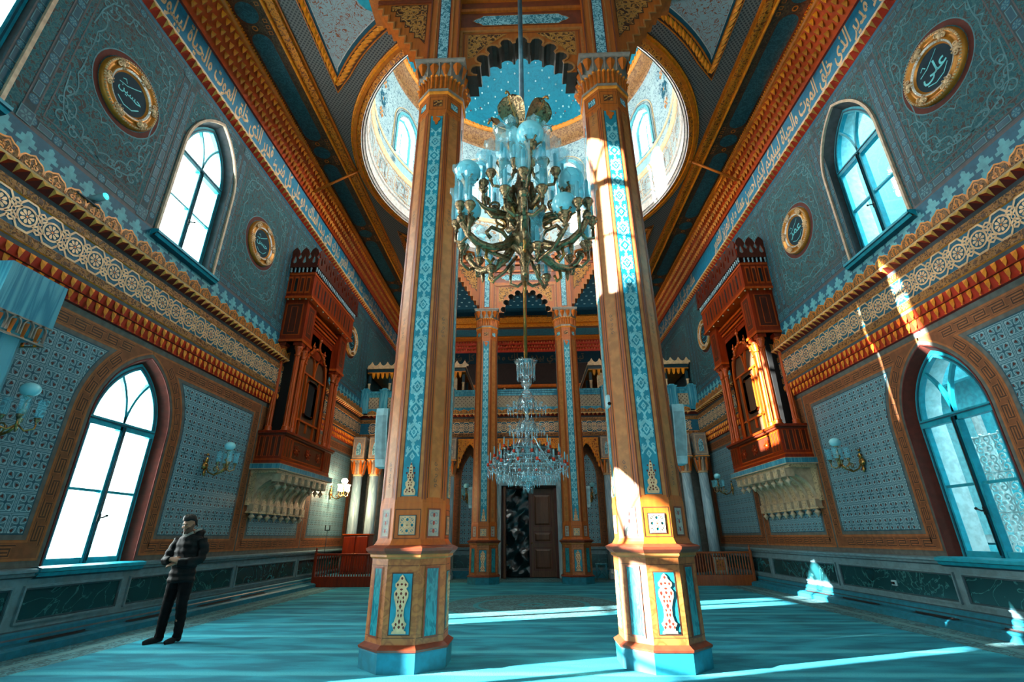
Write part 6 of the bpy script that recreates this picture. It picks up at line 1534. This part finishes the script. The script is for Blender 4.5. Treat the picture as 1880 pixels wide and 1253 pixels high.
def hand(mb, wrist, d, up, fl=1., thumb=1):
    """palm with four bent fingers and a thumb leaving its side"""
    w = Vector(wrist); d = Vector(d).normalized(); up = Vector(up).normalized(); s = d.cross(up).normalized()
    mb.to(I4); P = lambda a, b, c: tuple(w+d*a+s*b+up*c)
    pal = [[P(a,b*k,c) for b, c in ((-.032,-.012),(.0,-.016),(.032,-.012),(.036,.0),(.032,.012),(0,.016),(-.032,.012),(-.036,0))] for a, k in ((-.02,.75),(.02,.95),(.06,1.1),(.09,1.08),(.098,.95))]
    mb.loft(pal, SKIN)
    for i, (b, L) in enumerate(((-.03,.062),(-.01,.075),(.011,.07),(.031,.054))):
        mb.tube([P(.085,b,0),P(.095+L*.4,b*1.03,-.004),P(.095+L*.72,b*1.03,-.018*fl),P(.095+L*.92,b*1.0,-.036*fl)], [.0105,.0098,.009,.007], SKIN, 8)
    mb.tube([P(.02,thumb*.03,-.004),P(.05,thumb*.052,-.01),P(.078,thumb*.058,-.018),P(.1,thumb*.05,-.026)], [.0135,.0125,.011,.008], SKIN, 8)

def praying_man():
    t = thing('person', 'person in black hooded puffer jacket standing with arms folded by the left wall', 'person', (-5.44,8.1,0), None, None, radians(-2))
    hT = Matrix.Translation((-.035,-.05,1.635)) @ Matrix.Rotation(radians(-6),4,'Z') @ Matrix.Rotation(radians(16),4,'X')
    b = MB(); head_mesh(b, None, hT)
    limb(b, [(-.01,.0,1.56,.055),(-.005,.02,1.49,.058),(0,.02,1.42,.08)]); limb(b, [(0,.02,1.45,.1,.07),(0,.02,1.38,.18,.1),(0,.01,1.2,.16,.11),(0,.0,1.05,.15,.1),(0,.01,.92,.17,.11)], 16)
    for s in (-1, 1):
        limb(b, [(s*.09,.01,.93,.085),(s*.1,-.01,.7,.07),(s*.11,-.02,.5,.052),(s*.115,.0,.3,.05),(s*.12,.01,.1,.038),(s*.12,.0,.06,.04)])
    # arms folded at the waist: upper arm, forearm across, hand on the other wrist
    Rw, Lw = (.0,-.21,1.14), (-.07,-.19,1.08)
    limb(b, [(-.2,.02,1.39,.06),(-.26,.0,1.25,.05),(-.27,-.06,1.13,.045),(-.18,-.17,1.115,.04),(-.075,-.215,1.135,.032)])
    limb(b, [(.2,.02,1.39,.06),(.26,.01,1.25,.05),(.26,-.05,1.12,.045),(.15,-.16,1.09,.04),(.02,-.195,1.085,.032)])
    hand(b, (-.06,-.22,1.14), (.93,.05,-.22), (.15,-.85,.5), 1., -1)
    hand(b, (.0,-.195,1.083), (-.95,-.0,-.18), (-.1,-.75,.6), .6, 1)
    b.to(I4); body = fuse(b, 'body', SKIN, t, .0072, 2); hi = hT.inverted(); body.data.materials.append(STUBBLE.m)
    for q in body.data.polygons:
        c = hi @ q.center
        if -.135 < c.z < -.035+max(0,abs(c.x)-.05)*1.5 and c.y < .02 and not (abs(c.x) < .024 and c.z > -.075 and c.y < -.07 and c.z > -.062 and False): q.material_index = 1 if not (abs(c.x) < .03 and c.z > -.045) else 0
    f = MB().to(hT)
    for s in (-1, 1): f.ball((s*.03,-.083,.014), .011, EYE, 8, 6, 1.3, .5, .5); f.ball((s*.03,-.0875,.011), .005, EYED, 6, 5, 1, .5, 1); f.tube([(s*.013,-.094,.033),(s*.03,-.096,.038),(s*.05,-.085,.031)], [.005,.006,.003], HAIR, 6)
    f.ball((0,-.0875,-.058), .018, LIP, 10, 6, 1.3, .4, .28); f.ball((0,-.087,-.067), .016, LIP, 10, 6, 1.2, .4, .3); f.build('facial_features', body)
    h = MB().to(hT)                                # short dark hair and a beard shadow
    rg = []
    for z, k, yf, yb in ((-.03,1.02,.06,.1),(.0,1.04,.03,.107),(.05,1.09,-.0,.118),(.078,1.1,-.088,.12),(.1,1.1,-.1,.112),(.128,1.0,-.09,.09),(.15,.74,-.062,.055),(.158,.3,-.03,.02)):
        rx = .076*k; cy, ry = (yf+yb)/2, (yb-yf)/2; rg.append([(rx*cos(2*pi*i/24), cy+ry*sin(2*pi*i/24), z+.006*sin(i*2.4)+.01*max(0,-sin(2*pi*i/24))*sin(i*1.9)) for i in range(24)])
    h.loft(rg, HAIR, True, True, True); h.build('hair', body)
    # padded jacket with hood
    j = MB(); limb(j, [(0,.03,1.5,.1,.085),(0,.025,1.45,.16,.115),(0,.02,1.38,.21,.13),(0,.01,1.25,.2,.14),(0,.0,1.1,.19,.14),(0,.0,.98,.19,.135),(0,.0,.86,.2,.14),(0,.0,.8,.195,.135)], 20)
    limb(j, [(-.18,.02,1.41,.082),(-.25,.01,1.28,.078),(-.265,-.05,1.14,.072),(-.2,-.16,1.115,.07),(-.085,-.215,1.135,.056)]); limb(j, [(.18,.02,1.41,.084),(.255,.02,1.27,.08),(.26,-.04,1.12,.074),(.16,-.155,1.085,.072),(.03,-.19,1.085,.058)])
    for a in range(9): an = radians(-20+220*a/8); j.ball((.115*cos(an),.06+.09*sin(an),1.5+.02*sin(an)), .055, BLACKP, 10, 8)
    j.ball((0,.15,1.43), .1, BLACKP, 12, 8, 1.2, .6, 1.1)
    jk = fuse(j, 'jacket', BLACKP, t, .011, 2, lambda c: .006*sin(c.z*62) + .003*sin(c.x*55+c.z*20))
    z_ = MB(); z_.loft([[(.075*cos(an),-.035-.05*sin(an)*-1-.02,1.49+.05*abs(cos(an))), (.1*cos(an),-.05+.06*sin(an),1.45+.06*abs(cos(an)))] for an in [radians(200+140*i/10) for i in range(11)]], LINING, False, False, True)
    for s in (-1, 1): z_.tube([(s*.07,-.035,1.53),(s*.1,.02,1.56),(s*.085,.09,1.56)], [.016,.02,.018], LINING, 8)
    z_.build('hood_lining', jk)
    p = MB(); limb(p, [(0,.01,.98,.18,.13),(0,.01,.88,.19,.14),(0,.01,.8,.185,.13)], 16)
    for s, fy in ((-1,-.02),(1,.02)): limb(p, [(s*.085,.01,.9,.1,.11),(s*.095,.0,.75,.1,.1),(s*.11,-.015,.52,.078,.08),(s*.12,.0+fy,.3,.07,.072),(s*.125,.005+fy,.12,.06,.065),(s*.125,.0+fy,.06,.062,.07)])
    fuse(p, 'trousers', TROUS, t, .012, 2, lambda c: .003*sin(c.z*70+c.x*30))
    for s, fy, tx in ((-1,-.02,-.09),(1,.02,-.04)):
        q = MB(); x = s*.125; limb(q, [(x,.07+fy,.035,.03,.035),(x,.04+fy,.045,.042,.045),(x+tx*.35,-.04+fy,.04,.046,.04),(x+tx*.75,-.12+fy,.026,.048,.026),(x+tx*1.05,-.18+fy,.016,.036,.016)]); limb(q, [(x,.02+fy,.12,.042),(x,.02+fy,.03,.045)]); fuse(q, 'sock', SOCK, t, .008, 2)
def gallery_person():
    t = thing('person', 'person with dark hair just showing over the gallery rail', 'person', (-1.0,20.1,6.22)); b = MB()
    head_mesh(b, None, Matrix.Translation((0,0,1.12)) @ Matrix.Rotation(radians(40),4,'Z')); limb(b, [(0,0,1.06,.05),(0,.01,.98,.055),(0,.01,.9,.08)]); limb(b, [(0,.02,.95,.1,.08),(0,.02,.88,.19,.1),(0,.02,.6,.17,.12),(0,.02,.3,.2,.15),(0,.02,.02,.24,.2)], 16)
    for s in (-1, 1): limb(b, [(s*.18,.02,.88,.06),(s*.23,.0,.7,.05),(s*.2,-.12,.55,.045),(s*.08,-.25,.5,.04)]); hand(b, (s*.08,-.25,.5), (-s*.6,-.6,-.1), (0,-.2,1), 1., s)
    b.to(I4); body = fuse(b, 'body', SKIN, t, .012, 1)
    h = MB().to(Matrix.Translation((0,0,1.12)) @ Matrix.Rotation(radians(40),4,'Z')); h.ball((0,.03,.045), .1, HAIR, 16, 12, .86, 1.0, 1.05); h.build('hair', body)
    c = MB(); limb(c, [(0,.02,.97,.09,.08),(0,.02,.89,.215,.12),(0,.02,.6,.2,.145),(0,.02,.3,.23,.18),(0,.02,.0,.27,.23)], 16)
    for s in (-1, 1): limb(c, [(s*.19,.02,.87,.075),(s*.245,.0,.7,.068),(s*.21,-.12,.56,.06),(s*.1,-.235,.505,.05)])
    fuse(c, 'dark_coat', BLACKP, t, .016, 1)
# ------------------------------------------------------------------ assembly
def main():
    m = MB(); m.rect(-7.1,-4.2,7.1,20.3,CARPET,0); m.build('floor', kind='structure')
    for s in (-1, 1): side_wall(s)
    FT = Matrix(((-1,0,0,0),(0,0,1,-4.2),(0,1,0,0),(0,0,0,1))); m = MB().to(FT); rv = lambda L: list(reversed(L))
    m.poly([(-7.2,0),(7.2,0),(7.2,12.6),(-7.2,12.6)], GREYWALL, 0, [rv(lowarch(u)) for u in (-4.4,0,4.4)]+[rv(uparch(u)) for u in (-4.4,0,4.4)])
    for u in (-4.4,0,4.4):
        for f in (lowarch, uparch): m.loft([[(q[0],q[1],0) for q in f(u)], [(q[0],q[1],-.5) for q in f(u,-.1)]], OUTW, False, False)
    m.build('wall_front', kind='structure')
    for u in (-4.4,0,4.4): window(0, u, False, FT); window(0, u, True, FT)  # unseen windows behind the viewer, added for frontal light
    for s in (-1, 1):
        for u in WIN+(-1.03,):  # the last bay is out of view, put in for its light
            window(s, u, False); window(s, u, True)
    ceiling(); drum()
    for k in range(8): drum_window(k)
    for s in (-1, 1): tie_rod(s); window(s, 24.6, True)  # gallery windows added out of sight to brighten the rear
    bay_beams(); back_wall(); door(); gallery()
    c = column('octagonal_column', 'left of the two nearest octagonal columns, thick ochre shaft with a teal arabesque strip', -1.56, 6.84)
    dup(c, (1.56,6.84,0), 'right of the two nearest octagonal columns, streaked with sunlight'); dup(c, (-1.56,17.65,0), 'far octagonal column on the left of the brown door'); dup(c, (1.56,17.65,0), 'far octagonal column on the right of the brown door')
    a = screen('arch_screen', 'carved ochre arch screen at the top of the picture over the two nearest columns', 6.84)
    dup(a, (0,17.5,9.9), 'pale-edged arch screen over the two far columns, behind the bronze chandelier')
    for x, y, l in ((-6.62,18.95,'pale marble column in the far left corner, outer of a pair'),(-5.98,18.95,'pale marble column near the far left corner, inner of a pair'),(6.62,18.95,'blue marble column in the far right corner, outer of a pair'),(5.98,18.95,'blue marble column near the far right corner, inner of a pair'),(-3.1,19.36,'pale marble column between the left niche and the left side doorway'),(3.1,19.36,'pale marble column between the right niche and the right side doorway')): marble_column('marble_column', l, x, y)
    stepped_arch('stepped_arch', 'stepped orange arch over the left tiled niche', -2.81, -1.85, 19.5, 4.95); stepped_arch('stepped_arch', 'stepped orange arch over the right tiled niche', 1.85, 2.81, 19.5, 4.95)
    stepped_arch('stepped_arch', 'wide stepped orange arch over the central door', -1.85, 1.85, 19.5, 5.0, 4.3)
    stepped_arch('stepped_arch', 'stepped orange arch over the left side doorway', -5.72, -3.37, 19.5, 5.0, 4.0); stepped_arch('stepped_arch', 'stepped orange arch over the right side doorway', 3.37, 5.72, 19.5, 5.0, 4.0)
    for s in (-1, 1): balcony(s)
    roundel('calligraphy_roundel', 'large gilt roundel nearest on the left wall', -1, 6.02, 8.78, 'حسين'); roundel('calligraphy_roundel', 'gilt roundel between the upper left window and the left balcony', -1, 10.62, 8.72, 'حسن'); roundel('calligraphy_roundel', 'gilt roundel beyond the left balcony', -1, 17.57, 8.75, 'عثمان', .62)
    roundel('calligraphy_roundel', 'large gilt roundel nearest on the right wall', 1, 6.02, 8.78, 'على'); roundel('calligraphy_roundel', 'gilt roundel between the upper right window and the right balcony', 1, 10.62, 8.72, 'عمر'); roundel('calligraphy_roundel', 'gilt roundel beyond the right balcony', 1, 17.57, 8.75, 'محمد', .62)
    big_chandelier(); crystal_chandelier()
    WL, WR = wallT(-1), wallT(1); A = lambda T, u, v: T @ Matrix.Translation((u,v,.02))
    sconce('unlit brass wall sconce beside the marble pier at the left edge', A(WL,5.9,2.85)); sconce('unlit brass wall sconce on the left tile panel between window and balcony', A(WL,10.46,2.9)); sconce('lit brass wall sconce glowing beside the far left marble columns', A(WL,17.58,2.9), True)
    sconce('unlit brass wall sconce on the right tile panel between window and balcony', A(WR,10.6,2.85)); sconce('unlit brass wall sconce beside the far right marble columns', A(WR,17.55,2.93))
    sconce('unlit brass wall sconce on the niche left of the door', backT(19.72) @ Matrix.Translation((-2.42,2.85,.02))); sconce('unlit brass wall sconce on the niche right of the door', backT(19.72) @ Matrix.Translation((2.42,2.85,.02)))
    speaker('column_speaker', 'long white speaker on the left nearest column', -2.12, 6.84, 2.33, 3.16, -1); speaker('column_speaker', 'long white speaker on the right nearest column', 2.12, 6.84, 2.33, 3.16, 1)
    speaker('column_speaker', 'small white speaker on the far left column', -2.06, 17.6, 2.36, 3.06, -1, False); speaker('column_speaker', 'small white speaker on the far right column', 2.06, 17.6, 2.36, 3.06, 1, False)
    for s in (-1, 1): railing(s)
    small_things(); socket(); near_pier(); praying_man(); gallery_person()
    # the courtyard outside the right-hand windows, the open ground on the left
    m = MB(); m.box((12.2,-6,-.6),(12.6,26,16), EXTW)
    for i in range(7):
        for z in (1.2,6.6): m.box((12.1,-4.5+i*4.4,z),(12.25,-2.9+i*4.4,z+3.4), EXTD); m.box((12.08,-4.3+i*4.4,z+.2),(12.2,-3.1+i*4.4,z+3.2), TEALL)
    for z in (.9,5.4,10.6): m.box((12.0,-6,z),(12.2,26,z+.25), EXTW)
    m.build('exterior_wall', kind='structure')
    m = MB(); m.rect(7.1,-6,12.4,26,EXTD,-.3); m.rect(-60,-40,-7.75,60,EXTD,-.5); m.build('ground_outside', kind='structure')
    for u, l in ((8.27,'pale iron scrollwork outside the lower right window'),(3.62,'pale iron scrollwork outside the nearest lower right window')): grille(1, u)['label'] = l
    # ---------------------------------------------------------------- light
    W = bpy.data.worlds.new('sky'); SC.world = W; W.use_nodes = True; bg = W.node_tree.nodes['Background']
    bg.inputs[0].default_value = (*lin(SKYC), 1); bg.inputs[1].default_value = SKYK
    sun = bpy.data.lights.new('sun', 'SUN'); sun.energy = SUNK; sun.angle = radians(.53); sun.color = (1.,.97,.93)
    o = bpy.data.objects.new('sun', sun); COL.objects.link(o); d = Vector((1,.35,-.245)); o.rotation_euler = d.to_track_quat('-Z','Y').to_euler(); o.location = (-20,0,12)
    def area(name, loc, rot, sx, sy, e, c):
        l = bpy.data.lights.new(name, 'AREA'); l.shape = 'RECTANGLE'; l.size = sx; l.size_y = sy; l.energy = e; l.color = c
        o = bpy.data.objects.new(name, l); COL.objects.link(o); o.location = loc; o.rotation_euler = rot; return o
    for u in WIN+(-1.03,):                        # skylight at the left windows; the pair behind the viewer is added light
        area('window_or_fill_light', (-7.85,u,2.75), (0,-pi/2,0), 3.5, 1.6, LK, DAYC); area('window_or_fill_light', (-7.85,u,8.55), (0,-pi/2,0), 3.5, 1.5, UK, DAYC)
    area('court_sky_boost', (9.9,8.,16.4), (0,0,0), 4., 26., RK, DAYC2)  # added lamp strengthening the sky over the court
    for u in (-4.4,0,4.4): area('window_or_fill_light', (u,-4.95,2.75), (-pi/2,0,0), 1.6, 3.5, FK, DAYC); area('window_or_fill_light', (u,-4.95,8.55), (-pi/2,0,0), 1.5, 3.5, FK, DAYC)  # added frontal fill, set at the invented windows behind the viewer
    for s in (-1, 1): area('gallery_fill_light', (s*7.95,24.6,8.55), (0,s*pi/2,0), 3.5, 1.5, GK, DAYC)  # added fill for the dark gallery, at its invented hidden windows
    for k in range(8):
        a = (k+.5)*pi/4; area('drum_daylight', (DC[0]+6.*sin(a), DC[1]+6.*cos(a), 15.8), (pi/2,0,pi-a), 1.1, 2.2, DK, DAYC)
    def point(loc, e, c, r=.08):
        l = bpy.data.lights.new('lamp_glow', 'POINT'); l.energy = e; l.color = c; l.shadow_soft_size = r; o = bpy.data.objects.new('lamp_glow', l); COL.objects.link(o); o.location = loc
    point((-6.4,17.58,3.0), 90, (1.,.72,.42)); point((-6.55,17.58,3.3), 12, (1.,.75,.5))
    # ---------------------------------------------------------------- camera
    f, p, yw, r = 878.06, .3892, .0303, -.0068
    fw = Vector((sin(-yw)*cos(p), cos(yw)*cos(p), sin(p))); rt = Vector((cos(yw), sin(yw), 0)); up = rt.cross(fw)
    rt2 = rt*cos(r)+up*sin(r); up2 = -rt*sin(r)+up*cos(r)
    cam = bpy.data.cameras.new('camera'); cam.sensor_width = 36; cam.lens = f/1880*36; cam.clip_start = .05; cam.clip_end = 300
    o = bpy.data.objects.new('camera', cam); COL.objects.link(o)
    M = Matrix((rt2, up2, -fw)).transposed().to_4x4(); M.translation = Vector((-.03,0,1.42)); o.matrix_world = M
    SC.camera = o
    SC.view_settings.view_transform = 'Standard'; SC.view_settings.look = 'None'; SC.view_settings.gamma = 1; SC.view_settings.use_curve_mapping = False
    SC.view_settings.exposure = EXPO
    cy = SC.cycles; cy.use_denoising = True; cy.max_bounces = 7; cy.diffuse_bounces = 4; cy.glossy_bounces = 3; cy.transparent_max_bounces = 14; cy.sample_clamp_indirect = 6.; cy.caustics_reflective = False; cy.caustics_refractive = False
SKYC, SKYK, SUNK, EXPO = '#dcf2f6', 2.6, 36., 1.5
LK, UK, RK, DK, FK, GK = 170., 170., 4000., 560., 700., 230.
DAYC, DAYC2 = (1.,.97,.92), (.62,.95,1.)
main()
